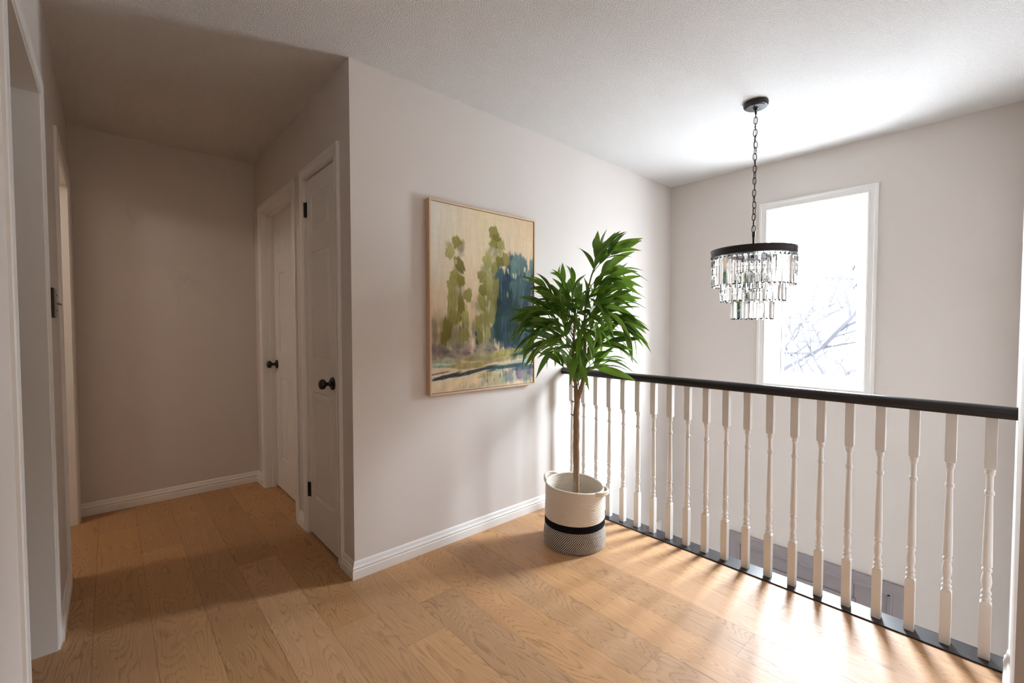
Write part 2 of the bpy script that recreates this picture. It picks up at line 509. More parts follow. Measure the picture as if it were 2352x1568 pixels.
baseboard('baseboard_left', [([(XL, D1[1] + 0.05), (XL, D2[0] - 0.066)], [(1, 0)]), ([(XL, -2.6), (XL, D1[0] - 0.09)], [(1, 0)])], 'white baseboard between the two left doorways')
baseboard('baseboard_right', [([(1.30, YR), (XV - 0.07, YR)], [(0, 1)])], 'short white baseboard at the right edge')

# ---- casings: moulded profile carried round an opening (a = away from the opening, b = proud of the wall)
def cas_prof(w, d=0.016):
    return [(0, 0), (0, 0.55 * d), (0.06 * w, 0.65 * d), (0.14 * w, 0.65 * d), (0.20 * w, 0.5 * d), (0.26 * w, 0.62 * d), (0.62 * w, 0.78 * d),
            (0.68 * w, 0.95 * d), (0.84 * w, 1.0 * d), (0.95 * w, 0.92 * d), (w, 0.75 * d), (w, 0)]
def casing_mesh(fn, u0, u1, v0, v1, w, d=0.016, full=False, wl=None):
    """fn(u,v,b)->xyz"""
    P = cas_prof(w, d); wl = wl or w
    m = MB(); rs = []
    k = wl / w
    corners = [(u0, v0, -k, -1 if full else 0), (u0, v1, -k, 1), (u1, v1, 1, 1), (u1, v0, 1, -1 if full else 0)]
    for (u, v, su, sv) in corners:
        rs.append([fn(u + su * a, v + sv * a, b) for a, b in P])
    if full: rs.append(rs[0])
    m.rings(rs, True, not full)
    return m
f_left = lambda u, v, b: (XL + b, u, v)
f_closet = lambda u, v, b: (XC - b, u, v)
f_win = lambda u, v, b: (XW - b, u, v)
f_paint = lambda u, v, b: (u, YP - b, v)

# ---- the two doorways on the left (open)
def doorway(name, D, label, wl=None, w=0.066, d=0.013):
    r = empty(name, (XL, (D[0] + D[1]) / 2, 0), label=label, cat='doorway', kind='structure')
    inv = Matrix.Translation(-Vector(r.location))
    def part(m, nm, mat, **kw):
        o = m.build(nm, mat, r, **kw); o.matrix_parent_inverse = inv; return o
    part(casing_mesh(f_left, D[0], D[1], 0, D[2], w, d, wl=wl), 'casing', M['trim'], smooth=35)
    m = MB(); jt = 0.016
    m.box(XL - t - 0.004, XL + 0.001, D[0] - 0.001, D[0] + jt * 0.4, 0, D[2])
    m.box(XL - t - 0.004, XL + 0.001, D[1] - jt * 0.4, D[1] + 0.001, 0, D[2])
    m.box(XL - t - 0.004, XL + 0.001, D[0], D[1], D[2] - jt * 0.4, D[2] + 0.001)
    part(m, 'jamb', M['trim'])
    return r
doorway('door_1', D1, 'nearest white-trimmed doorway on the left, seen almost edge-on', wl=0.09, w=0.05, d=0.009)
doorway('door_2', D2, 'narrow bright doorway at the far end of the left wall')

# ---- panelled doors
def panel_door(m, fx, y0, y1, z0, z1, panels, th=0.035):
    """face plane x = fx looking toward -x; panels as (y0,y1,z0,z1) are sunk with a raised field"""
    ys = sorted(set([y0, y1] + [p[0] for p in panels] + [p[1] for p in panels]))
    zs = sorted(set([z0, z1] + [p[2] for p in panels] + [p[3] for p in panels]))
    def inpanel(a, b, c, d):
        return any(p[0] - 1e-6 <= a and b <= p[1] + 1e-6 and p[2] - 1e-6 <= c and d <= p[3] + 1e-6 for p in panels)
    for i in range(len(ys) - 1):
        for j in range(len(zs) - 1):
            if not inpanel(ys[i], ys[i + 1], zs[j], zs[j + 1]):
                m.add([(fx, ys[i], zs[j]), (fx, ys[i + 1], zs[j]), (fx, ys[i + 1], zs[j + 1]), (fx, ys[i], zs[j + 1])], [(0, 1, 2, 3)])
    for (a, b, c, d) in panels:
        steps = [(0, 0), (0.004, 0.008), (0.012, 0.010), (0.036, 0.0015), (0.040, 0.0015)]
        loops = [[(fx + dep, a + o, c + o), (fx + dep, b - o, c + o), (fx + dep, b - o, d - o), (fx + dep, a + o, d - o)] for o, dep in steps]
        m.rings(loops, True, False)
        L = loops[-1]; m.add(L, [(0, 1, 2, 3)])
    # edges and back
    m.add([(fx, y0, z0), (fx, y1, z0), (fx, y1, z1), (fx, y0, z1), (fx + th, y0, z0), (fx + th, y1, z0), (fx + th, y1, z1), (fx + th, y0, z1)],
          [(4, 5, 6, 7), (0, 1, 5, 4), (1, 2, 6, 5), (2, 3, 7, 6), (3, 0, 4, 7)])
def knob(parent, inv, x, y, z, sc=1.0):
    m = MB()
    m.lathe([(0.0, 0.0), (0.0325 * sc, 0.0), (0.0325 * sc, 0.004), (0.030 * sc, 0.008), (0.020 * sc, 0.012)], 32, (x, y, z), '-X')
    ro = m.build('knob', M['black_metal'], parent, smooth=50); ro.matrix_parent_inverse = inv
    m = MB()
    m.lathe([(0.012, 0.010), (0.012, 0.018), (0.0095, 0.024), (0.0095, 0.031), (0.014, 0.036), (0.022, 0.041), (0.0262, 0.049), (0.0255, 0.057), (0.021, 0.064), (0.012, 0.068), (0.0, 0.069)], 32, (x, y, z), '-X')
    k = m.build('knob_grip', M['black_metal'], ro, smooth=50); k.matrix_parent_inverse = Matrix.Identity(4)
    return ro

def closet_doors():
    # near narrow door
    r = empty('door_3', (XC, (DA[0] + DA[1]) / 2, 0), label='narrow white closet door nearest the wall corner, black hinges and knob', cat='door', kind='structure')
    inv = Matrix.Translation(-Vector(r.location))
    def part(m, nm, mat, **kw):
        o = m.build(nm, mat, r, **kw); o.matrix_parent_inverse = inv; return o
    part(casing_mesh(f_closet, DA[0], DA[1], 0, DA[2], CW, 0.016), 'casing', M['trim'], smooth=35)
    m = MB()
    m.box(XC - 0.001, XC + wt, DA[0] - 0.001, DA[0] + 0.004, 0, DA[2]); m.box(XC - 0.001, XC + wt, DA[1] - 0.004, DA[1] + 0.001, 0, DA[2])
    m.box(XC - 0.001, XC + wt, DA[0], DA[1], DA[2] - 0.004, DA[2] + 0.001)
    part(m, 'jamb', M['trim'])
    m = MB(); pa, pb = 2.315, 2.592
    panel_door(m, XC + 0.004, DA[0] + 0.007, DA[1] - 0.007, 0.012, DA[2] - 0.012,
               [(pa, pb, 1.690, 1.893), (pa, pb, 1.005, 1.588), (pa, pb, 0.222, 0.822)])
    part(m, 'door_slab', M['door'], smooth=20)
    for z in (1.79, 0.215):
        m = MB()
        m.lathe([(0.0, 0), (0.0055, 0), (0.0055, 0.080), (0.0, 0.080)], 14, (XC - 0.004, DA[1] - 0.006, z))
        m.box(XC - 0.001, XC + 0.0042, DA[1] - 0.022, DA[1] + 0.004, z, z + 0.08)
        for q in (0.016, 0.032, 0.048, 0.064): m.lathe([(0.0, 0), (0.006, 0), (0.006, 0.001), (0.0, 0.001)], 14, (XC - 0.004, DA[1] - 0.006, z + q))
        part(m, 'hinge', M['black_metal'])
    knob(r, inv, XC + 0.004, 2.292, 0.892)
    m = MB()
    pts = []
    for a in range(9):
        an = -PI / 2 + PI * a / 8
        pts.append((0.006 * math.cos(an), 0.027 * math.sin(an)))
    y = DA[0] + 0.0045
    m.rings([[(XC - 0.004 + 0.0, y + p[0] * 1.6, 0.892 + p[1]) for p in pts], [(XC + 0.003, y + p[0] * 1.6, 0.892 + p[1]) for p in pts]], True, True)
    part(m, 'strike_plate', M['black_metal'])
    # far door set back in a deep jamb
    r = empty('door_4', (XC, (DB[0] + DB[1]) / 2, 0), label='farther white six-panel door set deep in its frame', cat='door', kind='structure')
    inv2 = Matrix.Translation(-Vector(r.location))
    def part2(m, nm, mat, **kw):
        o = m.build(nm, mat, r, **kw); o.matrix_parent_inverse = inv2; return o
    part2(casing_mesh(f_closet, DB[0], DB[1], 0, DB[2], 0.062, 0.016, wl=0.062), 'casing', M['trim'], smooth=35)
    m = MB()
    m.box(XC - 0.001, XC + wt + 0.01, DB[0] - 0.001, DB[0] + 0.005, 0, DB[2]); m.box(XC - 0.001, XC + wt + 0.01, DB[1] - 0.005, DB[1] + 0.001, 0, DB[2])
    m.box(XC - 0.001, XC + wt + 0.01, DB[0], DB[1], DB[2] - 0.005, DB[2] + 0.001)
    sx = XC + 0.072
    for (a, b) in ((DB[0] + 0.005, DB[0] + 0.016), (DB[1] - 0.016, DB[1] - 0.005)): m.box(sx - 0.032, sx - 0.001, a, b, 0, DB[2] - 0.005)
    m.box(sx - 0.032, sx - 0.001, DB[0] + 0.005, DB[1] - 0.005, DB[2] - 0.016, DB[2] - 0.005)
    part2(m, 'jamb', M['trim'])
    m = MB(); y0, y1 = DB[0] + 0.007, DB[1] - 0.007
    cols = [(3.020, 3.180), (3.340, 3.500)]
    panel_door(m, sx, y0, y1, 0.012, DB[2] - 0.008, [(c0, c1, a, b) for c0, c1 in cols for a, b in ((1.69, 1.86), (1.01, 1.56), (0.23, 0.82))])
    part2(m, 'door_slab', M['door'], smooth=20)
    knob(r, inv2, sx, 3.568, 0.908, 0.95)
closet_doors()

# ---- window
def window():
    r = empty('window_1', (XW, (WN[0] + WN[1]) / 2, WN[2]), label='tall bright window with white trim above the foyer', cat='window', kind='structure')
    inv = Matrix.Translation(-Vector(r.location))
    def part(m, nm, mat, **kw):
        o = m.build(nm, mat, r, **kw); o.matrix_parent_inverse = inv; return o
    part(casing_mesh(f_win, *WN, 0.053, 0.018, True), 'casing', M['trim'], smooth=35)
    y0, y1, z0, z1 = WN
    def ring(m, x0, x1, a, b):      # rectangular frame between inset a and inset b
        m.box(x0, x1, y0 + a, y0 + b, z0 + a, z1 - a); m.box(x0, x1, y1 - b, y1 - a, z0 + a, z1 - a)
        m.box(x0, x1, y0 + b, y1 - b, z0 + a, z0 + b); m.box(x0, x1, y0 + b, y1 - b, z1 - b, z1 - a)
    m = MB(); ring(m, XW - 0.004, XW + 0.080, -0.001, 0.006); part(m, 'reveal', M['trim'])
    m = MB(); ring(m, XW + 0.080, XW + 0.200, 0.0, 0.030); ring(m, XW + 0.095, XW + 0.190, 0.030, 0.040)
    part(m, 'window_frame', M['vinyl'], bevel=0.003)
    m = MB(); ring(m, XW + 0.125, XW + 0.185, 0.040, 0.062); ring(m, XW + 0.135, XW + 0.180, 0.062, 0.070); ring(m, XW + 0.150, XW + 0.175, 0.070, 0.078)
    part(m, 'sash', M['vinyl'], bevel=0.003)
    m = MB(); m.box(XW + 0.162, XW + 0.166, y0 + 0.072, y1 - 0.072, z0 + 0.072, z1 - 0.072); part(m, 'pane', M['pane'])
window()

# ---- front door below, seen between the balusters
def front_door():
    r = empty('door_5', (XW, (FD[0] + FD[1]) / 2, ZL), label='taupe front door with a tall glass light, seen down between the balusters', cat='door', kind='structure')
    inv = Matrix.Translation(-Vector(r.location))
    def part(m, nm, mat, **kw):
        o = m.build(nm, mat, r, **kw); o.matrix_parent_inverse = inv; return o
    part(casing_mesh(f_win, FD[0], FD[1], ZL, FD[2], 0.082, 0.022), 'casing', M['taupe'], smooth=35)
    m = MB()
    m.box(XW - 0.001, XW + 0.19, FD[0] - 0.001, FD[0] + 0.014, ZL, FD[2]); m.box(XW - 0.001, XW + 0.2, FD[1] - 0.014, FD[1] + 0.001, ZL, FD[2])
    m.box(XW - 0.001, XW + 0.19, FD[0], FD[1], FD[2] - 0.014, FD[2] + 0.001)
    part(m, 'jamb', M['taupe'])
    x0, x1 = XW + 0.03, XW + 0.075
    gy0, gy1, gz0, gz1 = 0.685, 1.205, -2.15, -0.668
    y0, y1, z0, z1 = FD[0] + 0.018, FD[1] - 0.018, ZL + 0.01, FD[2] - 0.018
    m = MB()
    m.box(x0, x1, y0, gy0, z0, z1); m.box(x0, x1, gy1, y1, z0, z1); m.box(x0, x1, gy0, gy1, z0, gz0); m.box(x0, x1, gy0, gy1, gz1, z1)
    part(m, 'door_slab', M['taupe'], bevel=0.002)
    m = MB()
    for a, b, d in ((-0.012, 0.012, 0.010), (0.012, 0.026, 0.005)):
        m.box(x0 - d, x0 + 0.01, gy0 + a, gy0 + b, gz0 + a, gz1 - a); m.box(x0 - d, x0 + 0.01, gy1 - b, gy1 - a, gz0 + a, gz1 - a)
        m.box(x0 - d, x0 + 0.01, gy0 + b, gy1 - b, gz0 + a, gz0 + b); m.box(x0 - d, x0 + 0.01, gy0 + b, gy1 - b, gz1 - b, gz1 - a)
    part(m, 'glazing_bead', M['taupe'], bevel=0.002)
    m = MB(); m.box(x0 + 0.02, x0 + 0.024, gy0 + 0.005, gy1 - 0.005, gz0 + 0.005, gz1 - 0.005); part(m, 'pane', M['frosted'])
front_door()
def lower_door():
    r = empty('door_6', ((LD[0] + LD[1]) / 2, YP, ZL), label='white door frame low on the wall of the entry hall, only its corner showing', cat='door', kind='structure')
    inv = Matrix.Translation(-Vector(r.location))
    o = casing_mesh(f_paint, LD[0], LD[1], ZL, LD[2], 0.066, 0.016).build('casing', M['trim'], r, smooth=35); o.matrix_parent_inverse = inv
    m = MB(); m.box(LD[0], LD[1], YP + 0.03, YP + 0.07, ZL, LD[2]); o = m.build('door_slab', M['door'], r); o.matrix_parent_inverse = inv
lower_door()

# ------------------------------------------------------------------ railing
def railing():
    r = empty('stair_railing', (2.28, 1.0, 0), label='white spindle railing with a black handrail along the landing edge', cat='railing')
    inv = Matrix.Translation(-Vector(r.location))
    cx = 2.292; zt = 0.864
    # shoe plate on the floor edge
    m = MB(); m.box(2.240, XV + 0.008, YR + 0.001, YP - 0.001, -0.012, 0.006)
    o = m.build('base_plate', M['dark_wood'], r, bevel=0.002); o.matrix_parent_inverse = inv
    # handrail: flat bottom, rounded back
    prof = [(-0.024, 0.0), (0.024, 0.0), (0.0265, 0.004)]
    for i in range(13):
        a = PI * i / 12
        prof.append((0.0275 * math.cos(a) , 0.018 + 0.024 * math.sin(a) ** 0.9 if 0 < i < 12 else 0.014))
    prof.append((-0.0265, 0.004))
    m = MB()
    m.rings([[(cx + a, y, zt + b) for a, b in prof] for y in (YR + 0.001, YP - 0.001)], True, True)
    o = m.build('handrail', M['dark_wood'], r, smooth=40); o.matrix_parent_inverse = inv
    # one baluster, then copies
    m = MB(); h = 0.015
    m.box(-h, h, -h, h, 0.0055, 0.203); m.box(-h, h, -h, h, 0.686, zt + 0.001)
    def frus(z0, r0, z1, r1):
        m.rings([[(-r0, -r0, z0), (r0, -r0, z0), (r0, r0, z0), (-r0, r0, z0)], [(-r1, -r1, z1), (r1, -r1, z1), (r1, r1, z1), (-r1, r1, z1)]], True, True)
    frus(0.203, 0.015, 0.209, 0.0105); frus(0.680, 0.0105, 0.686, 0.015)
    m.lathe([(0.013, 0.205), (0.0135, 0.209), (0.0115, 0.212), (0.0110, 0.214), (0.0142, 0.217), (0.0148, 0.221), (0.0135, 0.225), (0.0105, 0.229), (0.0105, 0.232),
             (0.0130, 0.235), (0.0142, 0.2395), (0.0130, 0.244), (0.0100, 0.249), (0.0100, 0.254), (0.0118, 0.263), (0.0138, 0.274), (0.0140, 0.284), (0.0126, 0.297),
             (0.0106, 0.309), (0.0100, 0.313), (0.0128, 0.316), (0.0138, 0.3205), (0.0128, 0.326), (0.0104, 0.329), (0.0104, 0.333), (0.0136, 0.3345), (0.0137, 0.338),
             (0.0128, 0.40), (0.0112, 0.50), (0.0096, 0.577), (0.0094, 0.586), (0.0115, 0.588), (0.0130, 0.593), (0.0132, 0.598), (0.0118, 0.603), (0.0094, 0.606),
             (0.0092, 0.630), (0.0093, 0.655), (0.0105, 0.660), (0.0128, 0.663), (0.0134, 0.667), (0.0122, 0.671), (0.0128, 0.674), (0.0138, 0.677), (0.0134, 0.682)],
            24, (0, 0, 0))
    b0 = m.build('baluster', M['rail_white'], r, smooth=32)
    for k in range(20):
        b = b0 if k == 0 else b0.copy()
        if k: COL.objects.link(b)
        b.parent = r
        b.location = (cx - r.location[0], 0.045 + 0.1007 * k - r.location[1], 0)
railing()

# ------------------------------------------------------------------ chandelier
def chandelier():
    cx, cy = 2.644, 0.968
    r = empty('chandelier', (cx, cy, H), label='tiered crystal chandelier hanging on a black chain above the foyer', cat='chandelier')
    z = lambda w: w - H
    m = MB()
    m.lathe([(0.0, z(H)), (0.060, z(H)), (0.0615, z(H - 0.008)), (0.0605, z(H - 0.018)), (0.056, z(H - 0.024)), (0.050, z(H - 0.026)), (0.049, z(H - 0.029)), (0.014, z(H - 0.030)), (0.013, z(H - 0.034)), (0.009, z(H - 0.036)), (0.009, z(H - 0.044)), (0.0, z(H - 0.045))], 48)
    m.build('canopy', M['bronze'], r, smooth=40)
    m = MB(); m.tube([(0.010 * math.cos(a), 0, z(H - 0.052) + 0.011 * math.sin(a)) for a in [2 * PI * i / 20 for i in range(20)]], 0.0024, 8, closed=True)
    m.build('canopy_loop', M['bronze'], r, smooth=60)
    # chain
    ztop, zbot = H - 0.048, 1.698
    n = 20; pitch = (ztop - zbot) / n
    m = MB(); pts = []
    hl, hw = pitch * 0.5 + 0.0025, 0.0088
    for i in range(24):
        a = 2 * PI * i / 24
        pts.append((hw * math.cos(a), 0, (hl - hw * 0.6) * (1 if math.sin(a) > 0 else -1) * min(1, abs(math.sin(a)) * 1.5) * 0.6 + hw * 0.9 * math.sin(a)))
    zs = max(p[2] for p in pts); pts = [(p[0], 0, p[2] / zs * hl) for p in pts]
    m.tube(pts, 0.0021, 8, closed=True)
    l0 = m.build('chain_link', M['bronze'], r, smooth=60)
    for i in range(n):
        l = l0 if i == 0 else l0.copy()
        if i: COL.objects.link(l)
        l.parent = r
        l.location = (random.uniform(-.0015, .0015), random.uniform(-.0015, .0015), z(ztop - pitch * (i + 0.5)))
        l.rotation_euler = (0, random.uniform(-.06, .06), math.radians(40) + (PI / 2 if i % 2 else 0) + random.uniform(-.35, .35))
    # wiring cord threaded through the chain
    m = MB(); m.tube([(0.004 * math.sin(i * 1.9), 0.004 * math.cos(i * 1.9), z(ztop - (ztop - zbot) * i / 24)) for i in range(25)], 0.0013, 6)
    m.build('cord', M['bronze'], r, smooth=60)
    # stem and cross arms
    m = MB()
    m.lathe([(0.0, z(1.70)), (0.006, z(1.70)), (0.0075, z(1.695)), (0.0075, z(1.672)), (0.0055, z(1.668)), (0.0055, z(1.375)), (0.009, z(1.372)), (0.0, z(1.365))], 16)
    m.build('stem', M['bronze'], r, smooth=50)
    R1, R2, R3 = 0.210, 0.156, 0.101
    for a, R, zz in ((0.3, R1, 1.594), (0.3 + PI / 2, R1, 1.594), (0.3, R2, 1.500), (0.3, R3, 1.404)):
        m = MB(); m.tube([(-R * math.cos(a), -R * math.sin(a), z(zz)), (R * math.cos(a), R * math.sin(a), z(zz))], 0.0018, 8)
        m.build('cross_bar', M['bronze'], r)
    # bands
    m = MB()
    m.lathe([(R1 + 0.002, z(1.562)), (R1 + 0.005, z(1.562)), (R1 + 0.0055, z(1.565)), (R1 + 0.002, z(1.568)), (R1 + 0.002, z(1.595)), (R1 + 0.0055, z(1.598)), (R1 + 0.005, z(1.601)),
             (R1 - 0.004, z(1.601)), (R1 - 0.002, z(1.595)), (R1 - 0.002, z(1.566)), (R1 - 0.008, z(1.563)), (R1 - 0.008, z(1.561))], 96)
    m.build('drum_band', M['bronze'], r, smooth=35)
    for nm, R, zz in (('tier_ring', R2, 1.476), ('tier_ring', R3, 1.380)):
        m = MB()
        for dz in (0.0, 0.024): m.tube([(R * math.cos(2 * PI * i / 64), R * math.sin(2 * PI * i / 64), z(zz + dz)) for i in range(64)], 0.0012, 6, closed=True)
        for i in range(8):
            a = 2 * PI * i / 8; m.tube([(R * math.cos(a), R * math.sin(a), z(zz)), (R * math.cos(a), R * math.sin(a), z(zz + 0.024))], 0.0013, 6)
        m.build(nm, M['bronze'], r, smooth=60)
    # sockets and bulbs inside
    for i in range(4):
        a = 0.3 + PI / 4 + i * PI / 2
        m = MB(); m.lathe([(0.0, 0), (0.013, 0), (0.013, -0.045), (0.0, -0.045)], 16, (0.09 * math.cos(a), 0.09 * math.sin(a), z(1.592)))
        s_ = m.build('lamp_socket', M['bronze'], r, smooth=40)
    # prisms: three-sided cut crystal with bevelled ends
    L, w, d = 0.156, 0.0232, 0.0125
    m = MB()
    tri = [(-w / 2, -d * 0.4), (w / 2, -d * 0.4), (0.002, d * 0.6)]
    def T(s, zz, oy=0): return [(x * s, y * s + oy, zz) for x, y in tri]
    m.rings([T(0.30, 0.0), T(1.0, -0.010), T(1.0, -L + 0.009), T(0.30, -L)], True, True)
    p0 = m.build('crystal_prism', M['crystal'], r)
    m = MB(); m.tube([(0, 0.0, 0.012), (0, 0.003, 0.008), (0, 0.002, 0.003), (0, 0, -0.003)], 0.0009, 5)
    h0 = m.build('hook', M['bronze'], p0)
    first = True
    for R, zz, cnt in ((R1 - 0.006, 1.556, 46), (R2, 1.470, 33), (R3, 1.374, 21)):
        for i in range(cnt):
            a = 2 * PI * (i + 0.25) / cnt
            if first: p, h = p0, h0; first = False
            else:
                p = p0.copy(); COL.objects.link(p); h = h0.copy(); COL.objects.link(h); h.parent = p
            p.parent = r
            p.location = (R * math.cos(a), R * math.sin(a), z(zz))
            p.rotation_euler = (random.uniform(-.012, .012), random.uniform(-.012, .012), a - PI / 2 + random.uniform(-.06, .06))
chandelier()

# ------------------------------------------------------------------ framed painting
def painting():
    x0, x1, z0, z1 = 1.224, 1.983, 0.820, 1.836
    yf = YP - 0.036
    r = empty('framed_painting', ((x0 + x1) / 2, YP, (z0 + z1) / 2), label='tall landscape painting of olive and teal trees in a pale wood frame', cat='painting')
    inv = Matrix.Translation(-Vector(r.location))
    fw = 0.010
    m = MB()
    def frame(a0, a1, y0, y1):
        P = lambda o, y: [(x0 + o, y, z0 + o), (x1 - o, y, z0 + o), (x1 - o, y, z1 - o), (x0 + o, y, z1 - o)]
        m.rings([P(a0, y0), P(a0, y1), P(a1, y1), P(a1, y0), P(a0, y0)], True, False)
    frame(0, fw, YP - 0.0005, yf)
    o = m.build('frame', M['frame_wood'], r, bevel=0.0012); o.matrix_parent_inverse = inv
    m = MB(); m.box(x0 + fw, x1 - fw, yf + 0.020, YP - 0.001, z0 + fw, z1 - fw)
    o = m.build('backing', M['black_metal'], r); o.matrix_parent_inverse = inv
    # the picture: painted stroke by stroke into a fine grid of point colours
    W, Hh = 300, 400
    rng = np.random.default_rng(3)
    yy, xx = np.mgrid[0:Hh, 0:W]
    X = xx / (W - 1); Y = yy / (Hh - 1)               # Y = 0 at the top
    def C(*c): return np.array(c, float)
    def smooth_noise(sx, sy):
        g = rng.random((sy + 2, sx + 2))
        gx = X * sx; gy = Y * sy; ix = gx.astype(int); iy = gy.astype(int); fx = gx - ix; fy = gy - iy
        fx = fx * fx * (3 - 2 * fx); fy = fy * fy * (3 - 2 * fy)
        return (g[iy, ix] * (1 - fx) + g[iy, ix + 1] * fx) * (1 - fy) + (g[iy + 1, ix] * (1 - fx) + g[iy + 1, ix + 1] * fx) * fy
    def lerp(a, b, k): return a + (b - a) * k[..., None]
    img = np.zeros((Hh, W, 3)) + C(228, 209, 178)
    img = lerp(img, C(216, 209, 196), np.clip(1.1 - X * 3.2 - Y * 0.5, 0, 1))
    img = lerp(img, C(222, 186, 146), np.clip((X - 0.55) * 1.6 - Y * 0.8, 0, 1) * 0.9)
    img = lerp(img, C(222, 206, 160), np.clip(smooth_noise(4, 6) - 0.45, 0, 1) * 1.1)
    img = lerp(img, C(222, 190, 152), np.clip((Y - 0.15) * 2, 0, 1) * np.clip(smooth_noise(5, 4), 0, 1) * 0.7)
    img += (smooth_noise(60, 14)[..., None] - 0.5) * 11 + (smooth_noise(20, 120)[..., None] - 0.5) * 4
    def stroke(cx, cy, w, h, ang, col, al=0.95, soft=0.16):
        """a loaded brush dab, w by h in picture widths, ang in degrees from upright"""
        asp = Hh / W
        rr = 0.75 * (w + h)
        i0, i1 = max(0, int((cy - rr / asp) * Hh)), min(Hh, int((cy + rr / asp) * Hh) + 2)
        j0, j1 = max(0, int((cx - rr) * W)), min(W, int((cx + rr) * W) + 2)
        if i1 <= i0 or j1 <= j0: return
        dx = X[i0:i1, j0:j1] - cx; dy = (Y[i0:i1, j0:j1] - cy) * asp
        a = math.radians(ang); ca, sa = math.cos(a), math.sin(a)
        u = dx * ca + dy * sa; v = -dx * sa + dy * ca
        k = rng.random(5) * 20
        un = u / (w / 2); vn = v / (h / 2)
        # rounded block whose ends follow the bristles
        ends = 0.20 * np.sin(un * 2.3 + k[0]) + 0.12 * np.sin(un * 6.1 + k[1]) + 0.07 * np.sin(un * 14 + k[2])
        sides = 0.10 * np.sin(vn * 2.6 + k[3]) + 0.06 * np.sin(vn * 6.3 + k[4])
        au = np.abs(un * (1 + sides)); av = np.abs(vn * (1 + ends))
        d = (au ** 4 + av ** 4) ** 0.25
        m_ = np.clip((1.0 - d) / soft, 0, 1) * al
        m_ = m_ * (1 - 0.35 * np.clip(np.sin(un * 9 + k[1]) * np.sin(un * 17 + k[2]) - 0.35, 0, 1) * np.clip(vn + 0.3, 0, 1))
        streak = 1 + 0.05 * np.sin(un * 11 + k[0] + np.sin(vn * 2)) + 0.035 * np.sin(un * 23 + k[1]) - 0.07 * vn
        c = np.asarray(col, float)[None, None, :] * streak[..., None] * rng.uniform(0.92, 1.06)
        img[i0:i1, j0:j1] = img[i0:i1, j0:j1] * (1 - m_[..., None]) + c * m_[..., None]
    OL = C(144, 138, 70); OL2 = C(122, 114, 48); OL3 = C(158, 152, 90); OLD = C(104, 100, 54)
    TE = C(48, 74, 78); TE2 = C(28, 54, 66); TE3 = C(72, 98, 96); DG = C(16, 46, 40); DB_ = C(22, 44, 64); GB = C(114, 128, 118)
    HAZE = [C(150, 142, 106), C(124, 124, 98), C(160, 148, 118), C(108, 114, 102), C(140, 128, 110)]
    # hazy underpainting of the undergrowth, thinning upwards
    for i in range(90):
        stroke(rng.uniform(0.0, 0.56), rng.uniform(0.64, 0.82), rng.uniform(.04, .09), rng.uniform(.08, .20), rng.uniform(-10, 10), HAZE[rng.integers(5)], 0.38, 0.6)
    for i in range(26):
        stroke(rng.uniform(0.0, 0.16), rng.uniform(0.60, 0.72), rng.uniform(.05, .09), rng.uniform(.06, .14), rng.uniform(-10, 10), [C(122, 120, 96), C(150, 140, 100), C(140, 118, 100)][rng.integers(3)], 0.35, 0.6)
    # soft body of the two poplars
    for i in range(60):
        q = rng.uniform(0, 1); x = 0.215 + (0.045 + 0.03 * q) * rng.normal() * 0.7; y = 0.20 + 0.55 * q
        stroke(x, y, rng.uniform(.04, .08), rng.uniform(.05, .11), rng.uniform(-30, 30), [OL, OL3, C(170, 160, 122), C(140, 134, 96), C(150, 140, 120)][rng.integers(5)], 0.40, 0.55)
    for i in range(80):
        q = rng.uniform(0, 1); x = 0.61 - 0.14 * min(1, q * 1.5) + (0.035 + 0.045 * q) * rng.normal() * 0.8; y = 0.13 + 0.62 * q
        stroke(x, y, rng.uniform(.04, .08), rng.uniform(.05, .11), rng.uniform(-30, 30), [OL, OL3, C(168, 160, 124), C(138, 132, 96), C(150, 142, 124)][rng.integers(5)], 0.42, 0.55)
    # trunks
    for x, y0_, y1_ in ((0.245, 0.36, 0.80), (0.275, 0.55, 0.78), (0.505, 0.36, 0.80), (0.48, 0.50, 0.78), (0.31, 0.56, 0.78), (0.575, 0.40, 0.70)):
        stroke(x, (y0_ + y1_) / 2, 0.016, (y1_ - y0_) * Hh / W, rng.uniform(-2, 2), C(104, 94, 88), 0.5, 0.5)
    for i in range(26):
        stroke(rng.uniform(0.0, 0.36), rng.uniform(0.755, 0.84), rng.uniform(.05, .11), rng.uniform(.03, .07), rng.uniform(-20, 20), [C(124, 88, 98), C(134, 106, 110), C(122, 104, 96), C(100, 96, 92)][rng.integers(4)], 0.45, 0.6)
    # the big teal mass on the right
    for i in range(170):
        x = rng.uniform(0.60, 1.02); top = 0.31 if x < 0.72 else (0.22 if x < 0.92 else 0.28)
        y = rng.uniform(top + 0.05, 0.80)
        k = (y - 0.25) / 0.55
        col = [TE, TE2, TE3, GB, DB_][rng.integers(5)] if k < 0.40 else [TE2, DG, TE, DB_, DG][rng.integers(5)]
        stroke(x, y, rng.uniform(.05, .10), rng.uniform(.09, .20), rng.uniform(-10, 10), col, 0.62, 0.35)
